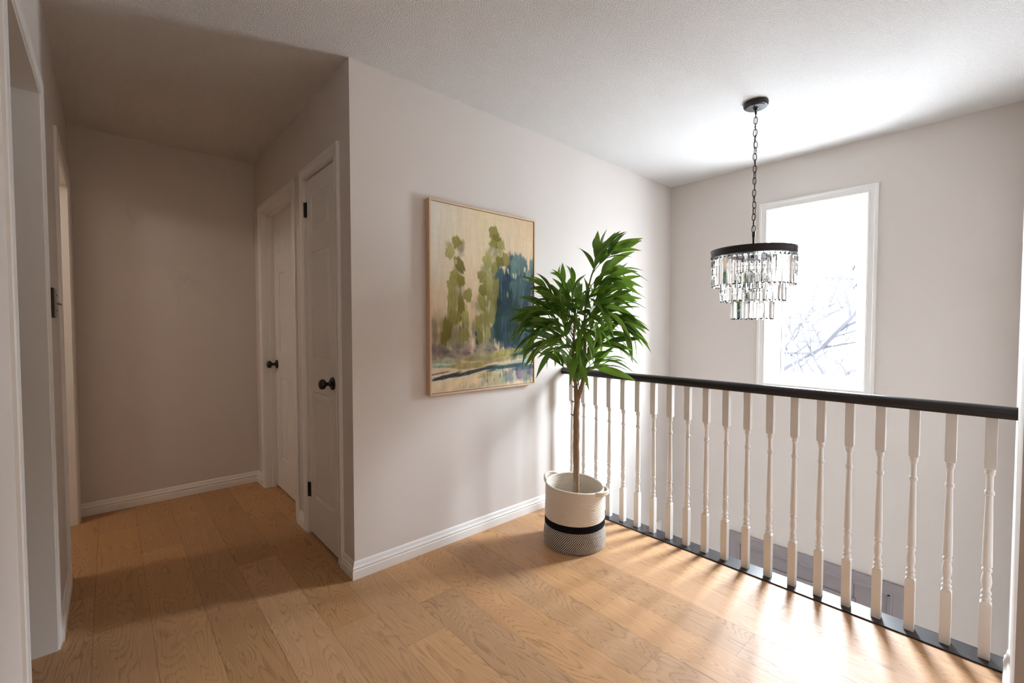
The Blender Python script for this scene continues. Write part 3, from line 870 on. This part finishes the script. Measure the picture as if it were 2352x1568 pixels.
    for x, y, w, h, a, c in ((0.82, 0.255, .10, .13, 8, C(98, 122, 120)), (0.88, 0.27, .08, .15, -4, C(92, 118, 118)), (0.78, 0.30, .08, .14, 6, C(104, 128, 122)), (0.98, 0.28, .06, .12, -8, C(82, 108, 110)), (0.94, 0.335, .07, .09, 0, C(126, 142, 128)),
                             (0.63, 0.345, .09, .13, 10, C(66, 92, 98)), (0.70, 0.40, .09, .20, 4, DB_), (0.84, 0.42, .12, .22, 0, TE), (0.87, 0.44, .10, .22, -3, TE3), (0.93, 0.50, .11, .25, 2, TE2), (0.77, 0.43, .09, .18, 4, TE3),
                             (0.74, 0.50, .08, .18, -6, DG), (0.68, 0.53, .08, .20, 3, TE2), (0.78, 0.60, .13, .24, 2, DG), (0.90, 0.62, .10, .22, -2, C(58, 88, 110)), (0.62, 0.60, .10, .16, 14, C(30, 64, 52)),
                             (0.59, 0.68, .12, .15, 20, C(24, 58, 48)), (0.66, 0.67, .09, .17, 0, TE2), (0.72, 0.73, .11, .15, 0, C(56, 80, 80)), (0.97, 0.52, .07, .20, 0, C(92, 96, 118)), (0.54, 0.70, .06, .14, 0, C(84, 90, 92))):
        stroke(x, y, w, h, a, c, 0.85, 0.22)
    for i in range(60):
        stroke(rng.uniform(0.64, 0.99), rng.uniform(0.34, 0.78), rng.uniform(.008, .018), rng.uniform(.06, .18), rng.uniform(-4, 4), [C(112, 138, 140), C(48, 80, 88), C(90, 116, 116), C(24, 50, 48), C(70, 100, 112)][rng.integers(5)], 0.45, 0.5)
    L1 = [(0.215, 0.19, .080, .095, -32), (0.155, 0.255, .080, .08, 18), (0.240, 0.315, .080, .12, -34), (0.20, 0.385, .10, .09, 22), (0.17, 0.425, .09, .08, 6), (0.255, 0.40, .07, .09, -10),
          (0.315, 0.475, .075, .11, 10), (0.175, 0.525, .09, .17, 4), (0.255, 0.55, .07, .17, 0), (0.20, 0.60, .11, .12, 6), (0.29, 0.60, .07, .10, -8), (0.135, 0.67, .09, .17, 8), (0.28, 0.70, .10, .08, -40), (0.18, 0.46, .08, .08, -10), (0.10, 0.71, .06, .12, 0)]
    for i, (x, y, w, h, a) in enumerate(L1): stroke(x, y, w, h, a, [OL, OL3, OL2][i % 3], 0.88, 0.2)
    L2 = [(0.565, 0.105, .095, .11, -16), (0.60, 0.155, .12, .08, 30), (0.64, 0.175, .09, .085, -14), (0.56, 0.17, .07, .07, 20), (0.69, 0.255, .10, .11, 12), (0.63, 0.27, .09, .09, -6), (0.50, 0.28, .095, .12, -24), (0.46, 0.37, .12, .08, 30),
          (0.575, 0.31, .06, .09, 10), (0.47, 0.44, .10, .11, -22), (0.52, 0.40, .07, .11, 6), (0.585, 0.42, .08, .17, 6), (0.455, 0.515, .085, .11, -30), (0.565, 0.52, .08, .14, 2), (0.55, 0.58, .07, .14, 0), (0.42, 0.63, .085, .15, 2), (0.50, 0.62, .07, .15, 4),
          (0.425, 0.71, .07, .13, 3), (0.51, 0.69, .06, .11, 0), (0.52, 0.46, .06, .09, -8)]
    for i, (x, y, w, h, a) in enumerate(L2): stroke(x, y, w, h, a, [OL, OL2, OL3, OL][i % 4], 0.88, 0.2)
    for x, y, c in ((0.715, 0.32, C(206, 200, 164)), (0.80, 0.345, C(190, 200, 180)), (0.775, 0.345, C(196, 204, 180)), (0.25, 0.635, C(226, 220, 150)), (0.345, 0.685, C(216, 206, 166)), (0.53, 0.33, C(200, 186, 160)), (0.90, 0.30, C(214, 208, 180)), (0.71, 0.46, C(132, 140, 104)), (0.21, 0.30, C(200, 184, 160)), (0.40, 0.735, C(44, 62, 88)), (0.39, 0.69, C(50, 66, 90)), (0.72, 0.215, C(196, 160, 120)), (0.43, 0.36, C(160, 122, 84))):
        stroke(x, y, .025, .05, rng.uniform(-20, 20), c, 0.85, 0.45)
    # bank, meadow and water
    for i in range(16):
        stroke(rng.uniform(0.3, 0.85), rng.uniform(0.765, 0.80), rng.uniform(.03, .07), .025, rng.uniform(-10, 10), [C(116, 92, 128), C(84, 76, 108), C(126, 100, 118)][rng.integers(3)], 0.55, 0.5)
    for x, y, w, h, c in ((0.12, 0.835, .30, .035, C(150, 164, 138)), (0.10, 0.862, .24, .022, C(104, 160, 150)), (0.5, 0.83, .66, .06, C(160, 150, 106)), (0.72, 0.80, .36, .055, C(166, 158, 88)), (0.64, 0.815, .28, .045, C(178, 168, 96)),
                          (0.30, 0.866, .38, .05, C(162, 150, 92)), (0.55, 0.85, .42, .035, C(168, 156, 102)), (0.90, 0.832, .26, .035, C(172, 162, 120)), (0.78, 0.866, .50, .026, C(164, 172, 156)), (0.93, 0.858, .20, .024, C(124, 182, 182)), (0.90, 0.878, .22, .014, C(60, 90, 104))):
        stroke(x, y, w, h, -5 if x > 0.5 else 2, c, 0.75, 0.4)
    for x, y, w, h, a, c in ((0.12, 0.918, .32, .032, -7, C(44, 54, 64)), (0.40, 0.898, .44, .036, -8, C(56, 72, 74)), (0.70, 0.888, .50, .042, -3, C(46, 68, 72)), (0.90, 0.90, .28, .055, 0, C(60, 84, 98)), (0.62, 0.905, .10, .022, 0, C(150, 178, 160)), (0.06, 0.897, .2, .018, -6, C(140, 124, 100))):
        stroke(x, y, w, h, a, c, 0.88, 0.35)
    for x, y, w, h, c in ((0.22, 0.975, .60, .11, C(212, 188, 150)), (0.50, 0.928, .20, .05, C(156, 152, 98)), (0.58, 0.958, .32, .10, C(178, 172, 136)), (0.72, 0.945, .15, .12, C(104, 118, 128)), (0.84, 0.945, .11, .12, C(120, 92, 132)), (0.93, 0.95, .14, .12, C(112, 126, 128)),
                          (0.96, 0.935, .07, .06, C(126, 88, 132)), (0.30, 0.978, .22, .06, C(222, 204, 174)), (0.66, 0.965, .08, .08, C(158, 166, 140)), (0.42, 0.985, .32, .04, C(204, 188, 160))):
        stroke(x, y, w, h, 0, c, 0.7, 0.5)
    for i in range(50):
        stroke(rng.uniform(0.45, 1.0), rng.uniform(0.90, 0.99), rng.uniform(.012, .03), rng.uniform(.03, .08), 0, [C(70, 98, 112), C(176, 176, 146), C(112, 96, 130), C(60, 84, 84), C(150, 150, 130)][rng.integers(5)], 0.35, 0.55)
    img += (rng.random((Hh, W, 1)) - 0.5) * 6
    img = np.clip(img, 0, 255) / 255.0
    lin = np.where(img <= 0.04045, img / 12.92, ((img + 0.055) / 1.055) ** 2.4) * 0.96
    cx0, cx1, cz0, cz1 = x0 + fw + 0.0025, x1 - fw - 0.0025, z0 + fw + 0.0025, z1 - fw - 0.0025
    lum = img.mean(axis=2)
    yc = yf + 0.0045
    PX = cx0 + X * (cx1 - cx0); PZ = cz1 - Y * (cz1 - cz0); PY = np.full_like(PX, yc)
    co = np.stack([PX, PY, PZ], -1).reshape(-1, 3)
    ii = (yy[:-1, :-1] * W + xx[:-1, :-1]).ravel()
    faces = np.stack([ii, ii + W, ii + W + 1, ii + 1], -1)
    me = bpy.data.meshes.new('canvas')
    V = [tuple(p) for p in co]; F = [tuple(f) for f in faces]
    # sides of the stretched canvas
    n0 = len(V)
    V += [(cx0, yf + 0.020, cz1), (cx1, yf + 0.020, cz1), (cx1, yf + 0.020, cz0), (cx0, yf + 0.020, cz0)]
    tl, tr, br, bl = 0, W - 1, W * Hh - 1, W * (Hh - 1)
    F += [(tl, tr, n0 + 1, n0), (tr, br, n0 + 2, n0 + 1), (br, bl, n0 + 3, n0 + 2), (bl, tl, n0, n0 + 3)]
    me.from_pydata(V, [], F)
    at = me.attributes.new('paint', 'FLOAT_COLOR', 'POINT')
    cols = np.ones((len(V), 4)); cols[:n0, :3] = lin.reshape(-1, 3); cols[n0:, :3] = 0.5
    at.data.foreach_set('color', cols.ravel())
    me.materials.append(M['canvas'])
    o = bpy.data.objects.new('canvas', me); COL.objects.link(o); o.parent = r; o.matrix_parent_inverse = inv
painting()

# ------------------------------------------------------------------ rope basket
PB = (1.890, 1.593)
def basket():
    r = empty('rope_basket', (PB[0], PB[1], 0), label='cream rope basket with a black band and twisted base on the oak floor', cat='basket')
    SEG = 96
    def radius(zz, a):
        # gentle belly, slightly squashed and uneven
        base = 0.1655 - 0.006 * (zz / 0.31) + 0.004 * math.sin(PI * min(1, zz / 0.10)) * (zz < 0.12)
        return base * (1 + 0.012 * math.cos(2 * (a - 0.5)) + 0.006 * math.sin(3 * a + 1))
    va = math.atan2(PB[1], PB[0])
    def zoff(zz, a):
        # the rim dips on the side away to the right
        k = max(0, (zz - 0.15) / 0.165)
        return k * (-0.012 * math.cos(a - (va - PI / 2 - 0.2)) + 0.004 * math.sin(2 * a))
    def shell(name, mat, z0, z1, rows, parent, inner=True, wall_t=0.006):
        V = []; F = []; UV = []
        K = rows * 6
        outer = []
        for i in range(K + 1):
            zz = z0 + (z1 - z0) * i / K; fr = (i % 6) / 6
            bulge = 0.0026 * math.sin(PI * fr) if i < K else 0
            outer.append((zz, bulge, i / 6.0))
        prof = [(zz, b, v, 1) for zz, b, v in outer]
        if inner: prof += [(zz, -wall_t - b, v, 1) for zz, b, v in reversed(outer)]
        for (zz, b, v, _) in prof:
            for j in range(SEG + 1):
                a = 2 * PI * j / SEG
                R = radius(zz, a) + b
                V.append((R * math.cos(a), R * math.sin(a), zz + zoff(zz, a))); UV.append((j / SEG, v))
        n = SEG + 1
        for i in range(len(prof) - 1):
            for j in range(SEG):
                F.append((i * n + j, i * n + j + 1, (i + 1) * n + j + 1, (i + 1) * n + j))
        me = bpy.data.meshes.new(name); me.from_pydata(V, [], F)
        uv = me.uv_layers.new(name='rope')
        for i, l in enumerate(me.loops): uv.data[i].uv = UV[l.vertex_index]
        me.materials.append(mat)
        me.polygons.foreach_set('use_smooth', [True] * len(me.polygons))
        o = bpy.data.objects.new(name, me); COL.objects.link(o); o.parent = parent
        return o
    tag(shell('lower_wall', M['rope_twist'], 0.001, 0.110, 13, r), 'black and white twisted rope base')
    tag(shell('black_band', M['rope_black'], 0.110, 0.146, 4, r), 'black rope band')
    tag(shell('upper_wall', M['rope_cream'], 0.146, 0.315, 18, r), 'cream rope upper wall')
    m = MB(); m.lathe([(0.0, 0.0015), (0.163, 0.0015), (0.163, 0.010), (0.0, 0.010)], 64); m.build('bottom', M['rope_twist'], r)
    # rim rope and two loop handles
    m = MB(); m.tube([((radius(0.315, a) - 0.003) * math.cos(a), (radius(0.315, a) - 0.003) * math.sin(a), 0.316 + zoff(0.315, a)) for a in [2 * PI * i / 96 for i in range(96)]], 0.0062, 10, closed=True)
    m.build('rim', M['rope_cream'], r, smooth=60)
    def handle(a0, spread, out, lift):
        pts = []
        for i in range(25):
            s_ = i / 24; a = a0 + spread * (2 * s_ - 1)
            e = math.sin(PI * s_) ** 0.7
            R = radius(0.315, a) - 0.003 + out * e
            pts.append((R * math.cos(a), R * math.sin(a), 0.318 + zoff(0.315, a) + lift * e))
        m = MB()
        m.tube(pts, 0.0066, 10)
        m.tube([(p[0] * 1.0, p[1] * 1.0, p[2] - 0.011) for p in pts], 0.0066, 10)
        m.build('handle', M['rope_cream'], r, smooth=60)
    handle(va + PI / 2 - 0.45, 0.42, 0.022, 0.016)
    handle(va - PI / 2 - 0.40, 0.42, 0.030, 0.004)
basket()

# ------------------------------------------------------------------ artificial tree
EYE = Vector((0, 0, 1.18))
def cam_axes():
    y, p = math.radians(48.174), math.radians(-1.900)
    f = Vector((math.cos(y) * math.cos(p), math.sin(y) * math.cos(p), math.sin(p)))
    rt = Vector((math.sin(y), -math.cos(y), 0)); return f, rt, rt.cross(f)
AX = cam_axes()
def tree():
    """crown laid out in the tree's own frame: s = metres to the viewer's right of the stem, q = towards the rail, z = height"""
    cx, cy = 1.905, 1.606
    r = empty('potted_tree', (cx, cy, 0.012), label='artificial tree with long narrow green leaves standing in the rope basket', cat='plant')
    a = math.atan2(cy, cx)
    right = Vector((math.sin(a), -math.cos(a), 0)); away = Vector((math.cos(a), math.sin(a), 0)); up = Vector((0, 0, 1))
    zb = -0.012
    def P(s, z, q=0.0): return right * s + away * q + up * (z + zb)
    rnd = random.Random(11)
    # nursery pot hidden in the basket
    m = MB(); m.lathe([(0.0, 0.0), (0.085, 0.0), (0.10, 0.15), (0.105, 0.155), (0.095, 0.155), (0.09, 0.13), (0.0, 0.13)], 32)
    m.build('nursery_pot', M['soil'], r, smooth=40)
    def bark_tube(m, pts, rads, seg=14, sub=5):
        out = []; rr = []
        for i in range(len(pts) - 1):
            for k in range(sub):
                tt = k / sub; out.append(pts[i].lerp(pts[i + 1], tt)); rr.append(rads[i] + (rads[i + 1] - rads[i]) * tt)
        out.append(pts[-1]); rr.append(rads[-1])
        for i in range(len(out)): rr[i] *= 1 + rnd.uniform(-.07, .07); out[i] = out[i] + Vector((rnd.uniform(-1, 1), rnd.uniform(-1, 1), 0)) * 0.0012
        m.tube(out, rr, seg)
    m = MB()
    T1 = [P(0.006, 0.06), P(0.006, 0.25), P(0.008, 0.40), P(0.006, 0.55), P(0.006, 0.68), P(0.010, 0.78), P(0.004, 0.84), P(-0.004, 0.91), P(-0.012, 1.0), P(-0.010, 1.12), P(-0.004, 1.22)]
    bark_tube(m, T1, [0.020, 0.0185, 0.0175, 0.0175, 0.017, 0.0165, 0.012, 0.010, 0.008, 0.007, 0.005])
    T2 = [P(0.010, 0.765), P(0.024, 0.815, -0.004), P(0.038, 0.86, -0.006), P(0.048, 0.912, -0.004), P(0.050, 1.0), P(0.052, 1.12), P(0.050, 1.26), P(0.062, 1.36), P(0.085, 1.46), P(0.125, 1.56)]
    bark_tube(m, T2, [0.012, 0.0125, 0.012, 0.0115, 0.009, 0.008, 0.0065, 0.005, 0.004, 0.003])
    for (s_, z_, e) in ((-0.010, 0.69, -0.012), (-0.008, 0.765, -0.014), (0.055, 0.86, 0.010), (0.062, 0.885, 0.008), (-0.006, 0.845, -0.010)):
        m.tube([P(s_, z_), P(s_ + e * 0.6, z_ + 0.004), P(s_ + e, z_ + 0.010)], [0.005, 0.004, 0.002], 6)
    m.build('trunk', M['bark'], r, smooth=60)
    def spray(base, tip, nleaf, droop=0.02, ll=0.125, start=0.25, lean=0.0):
        V = []; F = []; UV = []; TONE = []; FM = []
        d = tip - base; L = d.length
        pts = []
        for i in range(11):
            t_ = i / 10; p = base + d * t_ + up * (droop * 4 * t_ * (1 - t_) * 1.0)
            p = p - up * droop * 0.6 * t_ ** 3
            pts.append(p)
        # twig
        mb = MB(); mb.tube(pts, [0.0026 - 0.0016 * i / 10 for i in range(11)], 6)
        V += mb.v; F += mb.f; FM += [1] * len(mb.f); UV += [(0.5, 0.5)] * len(mb.v); TONE += [0.5] * len(mb.v)
        for k in range(nleaf):
            t_ = start + (1 - start) * (k + 0.5) / nleaf
            i = min(9, int(t_ * 10)); fr = t_ * 10 - i
            p = pts[i].lerp(pts[i + 1], fr); tan = (pts[i + 1] - pts[i]).normalized()
            side = tan.cross(up)
            if side.length < 0.2: side = right.copy()
            side.normalize(); nrm = side.cross(tan).normalized()
            phi = (k * 2.4 + rnd.uniform(-.5, .5))
            sd = side * math.cos(phi) + nrm * math.sin(phi) * 0.75
            spread = rnd.uniform(0.5, 1.05) * (1 - 0.5 * t_)
            dr = (tan * math.cos(spread) + sd * math.sin(spread)).normalized()
            Ln = ll * rnd.uniform(0.75, 1.18) * (0.85 + 0.3 * math.sin(PI * t_)); wd = rnd.uniform(0.0095, 0.0125) * Ln / 0.125
            lat = dr.cross(up)
            if lat.length < 0.15: lat = side.copy()
            lat.normalize()
            roll = rnd.uniform(-1.15, 1.15); nn = lat.cross(dr).normalized()
            lat = (lat * math.cos(roll) + nn * math.sin(roll)).normalized(); nn = lat.cross(dr).normalized()
            sag = rnd.uniform(0.0, 0.32) * Ln
            tone = min(1, max(0, rnd.gauss(0.50, 0.28)))
            o = len(V); NS = 8
            for s in range(NS + 1):
                q = s / NS
                w = wd * (math.sin(PI * min(1, q * 0.94 + 0.05)) ** 0.85) * (1 - 0.45 * q * q) * 1.25
                if s == NS: w = 0.0003
                if s == 0: w = 0.0012
                c = p + dr * (Ln * q) - up * (sag * q * q) + nn * (0.010 * math.sin(PI * q))
                V += [c - lat * w + nn * w * 0.32, c, c + lat * w + nn * w * 0.32]
                UV += [(-1, q), (0, q), (1, q)]; TONE += [tone] * 3
            for s in range(NS):
                b_ = o + s * 3
                F += [(b_, b_ + 1, b_ + 4, b_ + 3), (b_ + 1, b_ + 2, b_ + 5, b_ + 4)]; FM += [0, 0]
        me = bpy.data.meshes.new('leaf_spray'); me.from_pydata([tuple(v) for v in V], [], F)
        uv = me.uv_layers.new(name='leaf')
        for i, l in enumerate(me.loops): uv.data[i].uv = UV[l.vertex_index]
        at = me.attributes.new('leaf_tone', 'FLOAT_COLOR', 'POINT')
        for i, c in enumerate(TONE): at.data[i].color = (c, c, c, 1)
        me.materials.append(M['leaf']); me.materials.append(M['twig'])
        me.polygons.foreach_set('material_index', FM); me.polygons.foreach_set('use_smooth', [True] * len(F))
        ob = bpy.data.objects.new('leaf_spray', me); COL.objects.link(ob); ob.parent = r
    # (base s,z,q) -> (tip s,z,q), leaves, droop
    SP = [
        # low tufts round the fork
        ((0.0, 0.86, 0), (-0.085, 0.985, -0.02), 7, .01), ((0.0, 0.86, 0), (-0.035, 1.00, 0.05), 7, .01), ((0.012, 0.85, 0), (0.03, 0.97, -0.05), 6, .0), ((0.02, 0.84, -.01), (0.015, 0.93, -0.06), 4, .0),
        ((0.05, 0.92, 0), (0.145, 0.965, -0.03), 7, .01), ((0.05, 0.94, 0), (0.175, 1.01, 0.02), 8, .015), ((0.05, 0.96, 0), (0.08, 1.06, -0.05), 7, .01), ((0.05, 0.95, 0), (0.10, 1.03, 0.08), 7, .01),
        # left side, drooping
        ((-0.01, 1.00, 0), (-0.19, 1.10, -0.04), 13, .05), ((-0.01, 1.05, 0), (-0.235, 1.155, 0.03), 14, .06), ((-0.01, 1.08, 0), (-0.26, 1.215, -0.03), 15, .06), ((-0.01, 1.12, 0), (-0.22, 1.30, 0.05), 14, .05),
        ((-0.01, 1.15, 0), (-0.245, 1.26, -0.10), 14, .06), ((-0.01, 1.17, 0), (-0.175, 1.41, 0.0), 13, .03), ((-0.005, 1.20, 0), (-0.085, 1.45, 0.03), 12, .01), ((-0.005, 1.20, 0), (-0.02, 1.42, -0.03), 11, .0),
        ((-0.01, 1.10, 0), (-0.15, 1.20, -0.17), 13, .05), ((-0.01, 1.06, 0), (-0.12, 1.12, -0.18), 12, .05), ((-0.01, 1.14, 0), (-0.10, 1.33, -0.14), 13, .03), ((-0.01, 1.12, 0), (-0.13, 1.33, 0.15), 12, .03),
        ((-0.01, 1.02, 0), (-0.13, 1.06, 0.12), 11, .04),
        # middle, towards the viewer
        ((0.0, 1.15, 0), (0.0, 1.24, -0.20), 12, .05), ((0.03, 1.10, 0), (0.045, 1.14, -0.21), 12, .06), ((0.05, 1.16, 0), (0.10, 1.20, -0.20), 13, .06), ((0.0, 1.02, 0), (0.02, 1.04, -0.15), 10, .04), ((0.05, 1.24, 0), (0.065, 1.34, -0.15), 12, .03),
        ((0.0, 1.18, 0), (0.025, 1.36, 0.10), 10, .02),
        # right side
        ((0.05, 1.02, 0), (0.20, 1.09, -0.04), 12, .03), ((0.05, 1.06, 0), (0.215, 1.14, 0.05), 13, .04), ((0.05, 1.12, 0), (0.26, 1.20, -0.02), 14, .06), ((0.05, 1.17, 0), (0.315, 1.185, 0.03), 15, .08), ((0.05, 1.20, 0), (0.27, 1.27, 0.05), 14, .06),
        ((0.05, 1.22, 0), (0.22, 1.34, -0.06), 13, .04), ((0.055, 1.28, 0), (0.235, 1.40, 0.02), 13, .04), ((0.06, 1.32, 0), (0.19, 1.44, -0.08), 12, .03), ((0.07, 1.38, 0), (0.24, 1.50, 0.04), 11, .04), ((0.085, 1.46, 0), (0.22, 1.585, -0.02), 9, .02),
        ((0.09, 1.48, 0), (0.155, 1.60, 0.03), 8, .0), ((0.085, 1.45, 0), (0.115, 1.57, -0.06), 8, .0), ((0.10, 1.50, 0), (0.195, 1.62, 0.0), 6, .0), ((0.06, 1.30, 0), (0.13, 1.38, 0.14), 12, .03), ((0.05, 1.10, 0), (0.14, 1.16, 0.16), 12, .04),
        ((0.05, 1.22, 0), (0.16, 1.28, -0.14), 13, .05), ((0.0, 1.08, 0), (0.05, 1.15, 0.17), 11, .04),
    ]
    for b, e, n, dr in SP:
        spray(P(*b), P(*e), max(5, int(n * 0.8)), dr, 0.165)
tree()

# ------------------------------------------------------------------ light switch on the left wall
def switch():
    y, zc = 2.506, 1.272
    r = empty('light_switch', (XL, y, zc), label='black edged light switch plate with a brass toggle on the left hall wall', cat='light switch')
    m = MB(); m.box(0.0, 0.009, -0.036, 0.036, -0.058, 0.058)
    m.build('wall_plate', M['black_metal'], r, bevel=0.002)
    m = MB(); m.box(0.009, 0.014, -0.034, 0.034, -0.054, 0.054)
    m.build('face_plate', M['plastic_grey'], r, bevel=0.001)
    m = MB(); m.tube([(0.013, 0, 0.0), (0.022, 0, -0.004), (0.028, 0, -0.007)], [0.0045, 0.004, 0.003], 10)
    m.build('toggle', M['brass'], r, smooth=50)
    for dz in (-0.030, 0.030):
        m = MB(); m.lathe([(0.0, 0), (0.003, 0), (0.003, 0.0015), (0.0, 0.002)], 12, (0.014, 0, dz), 'X'); m.build('screw', M['black_metal'], r)
switch()

# ------------------------------------------------------------------ bare trees outside the window
def bare_tree(x, y, h, seed, label, lean=0.0):
    rnd = random.Random(seed)
    m = MB()
    def grow(p, d, L, rad, lev):
        n = 5; pts = [p]; dd = d.copy()
        for i in range(n):
            dd = (dd + Vector((rnd.gauss(0, .13), rnd.gauss(0, .13), rnd.gauss(0.02, .08)))).normalized()
            pts.append(pts[-1] + dd * L / n)
        m.tube(pts, [rad * (1 - 0.5 * i / n) for i in range(n + 1)], 5 if lev else 8)
        if lev >= 3 or rad < 0.006: return
        k = (9, 8, 6)[lev]
        for j in range(k):
            q = 0.3 + 0.7 * (j + rnd.random()) / k
            i = min(n - 1, int(q * n)); b = pts[i].lerp(pts[i + 1], q * n - i)
            ax = Vector((rnd.gauss(0, 1), rnd.gauss(0, 1), rnd.gauss(0, .6))).normalized()
            nd = (dd * 0.55 + ax * 0.8).normalized()
            grow(b, nd, L * rnd.uniform(.4, .62), rad * rnd.uniform(.42, .6), lev + 1)
    grow(Vector((0, 0, 0)), Vector((lean, 0.05, 1)).normalized(), h, 0.10, 0)
    o = m.build('bare_tree', M['branch'])
    o.location = (x, y, ZL - 0.2)
    tag(o, label, 'tree', 'bare trees outside the window')
bare_tree(9.2, 2.6, 4.3, 4, 'nearer leafless tree faintly seen through the bright window')
bare_tree(17.0, 5.2, 5.0, 9, 'farther leafless tree faintly seen behind the branches in the window', 0.1)

# ------------------------------------------------------------------ light
SKY = 94.0
w = bpy.data.worlds.new('daylight'); S.world = w; w.use_nodes = True
nt = w.node_tree; bg = nt.nodes['Background']
tc = nt.nodes.new('ShaderNodeTexCoord'); sx = nt.nodes.new('ShaderNodeSeparateXYZ'); nt.links.new(tc.outputs['Generated'], sx.inputs[0])
rp = nt.nodes.new('ShaderNodeValToRGB')
# snow-bright ground, a duller treeline round the horizon, open sky above
els = rp.color_ramp.elements
els[0].position = 0.34; els[0].color = (0.285, 0.31, 0.35, 1)
els[1].position = 0.70; els[1].color = (1.07, 1.16, 1.32, 1)
for p_, v_ in ((0.43, 0.30), (0.50, 0.30), (0.565, 0.38)):
    e_ = els.new(p_); e_.color = (v_ * 0.95, v_, v_ * 1.08, 1)
mm = nt.nodes.new('ShaderNodeMath'); mm.operation = 'MULTIPLY_ADD'; mm.inputs[1].default_value = 0.5; mm.inputs[2].default_value = 0.5
nt.links.new(sx.outputs[2], mm.inputs[0]); nt.links.new(mm.outputs[0], rp.inputs[0]); nt.links.new(rp.outputs[0], bg.inputs[0])
bg.inputs[1].default_value = SKY

def portal(name, loc, rot, sx_, sy_):
    l = bpy.data.lights.new(name, 'AREA'); l.shape = 'RECTANGLE'; l.size = sx_; l.size_y = sy_
    l.cycles.is_portal = True
    o = bpy.data.objects.new(name, l); COL.objects.link(o); o.location = loc; o.rotation_euler = rot
# local -Z must point into the room
portal('window_portal', (XW + 0.192, (WN[0] + WN[1]) / 2, (WN[2] + WN[3]) / 2), (0, PI / 2, 0), WN[3] - WN[2] - 0.1, WN[1] - WN[0] - 0.1)
portal('door_portal', (XW + 0.09, 0.945, -1.41), (0, PI / 2, 0), 1.48, 0.52)
# ceiling lamp of the room beyond the far doorway
l = bpy.data.lights.new('room_lamp', 'POINT'); l.energy = 18; l.color = (1.0, 0.88, 0.74); l.shadow_soft_size = 0.12
o = bpy.data.objects.new('room_lamp', l); COL.objects.link(o); o.location = (-1.35, 3.2, 2.15)
# unseen warm fill added behind the camera to lift surfaces facing it
l = bpy.data.lights.new('rear_fill', 'POINT'); l.energy = 12; l.color = (1.0, 0.84, 0.66); l.shadow_soft_size = 0.18
o = bpy.data.objects.new('rear_fill', l); COL.objects.link(o); o.location = (0.55, -1.5, 2.1)

# ------------------------------------------------------------------ camera and view
cam = bpy.data.cameras.new('camera'); co = bpy.data.objects.new('camera', cam); COL.objects.link(co)
cam.sensor_width = 36.0; cam.sensor_fit = 'HORIZONTAL'; cam.lens = 1033.19 / 2352 * 36.0
cam.clip_start = 0.02; cam.clip_end = 200
co.location = EYE; co.rotation_euler = (math.radians(90 - 1.900), 0, math.radians(48.174 - 90))
S.camera = co
vs = S.view_settings
vs.view_transform = 'Standard'; vs.look = 'None'; vs.gamma = 1.0; vs.use_curve_mapping = False
vs.exposure = 0.34
cy = S.cycles
cy.max_bounces = 12; cy.diffuse_bounces = 6; cy.glossy_bounces = 5; cy.transmission_bounces = 10; cy.transparent_max_bounces = 16
cy.caustics_reflective = False; cy.caustics_refractive = False
cy.sample_clamp_indirect = 20.0
cy.use_adaptive_sampling = True; cy.adaptive_threshold = 0.08; cy.adaptive_min_samples = 24
cy.use_denoising = True
try: cy.denoiser = 'OPENIMAGEDENOISE'
except Exception: pass
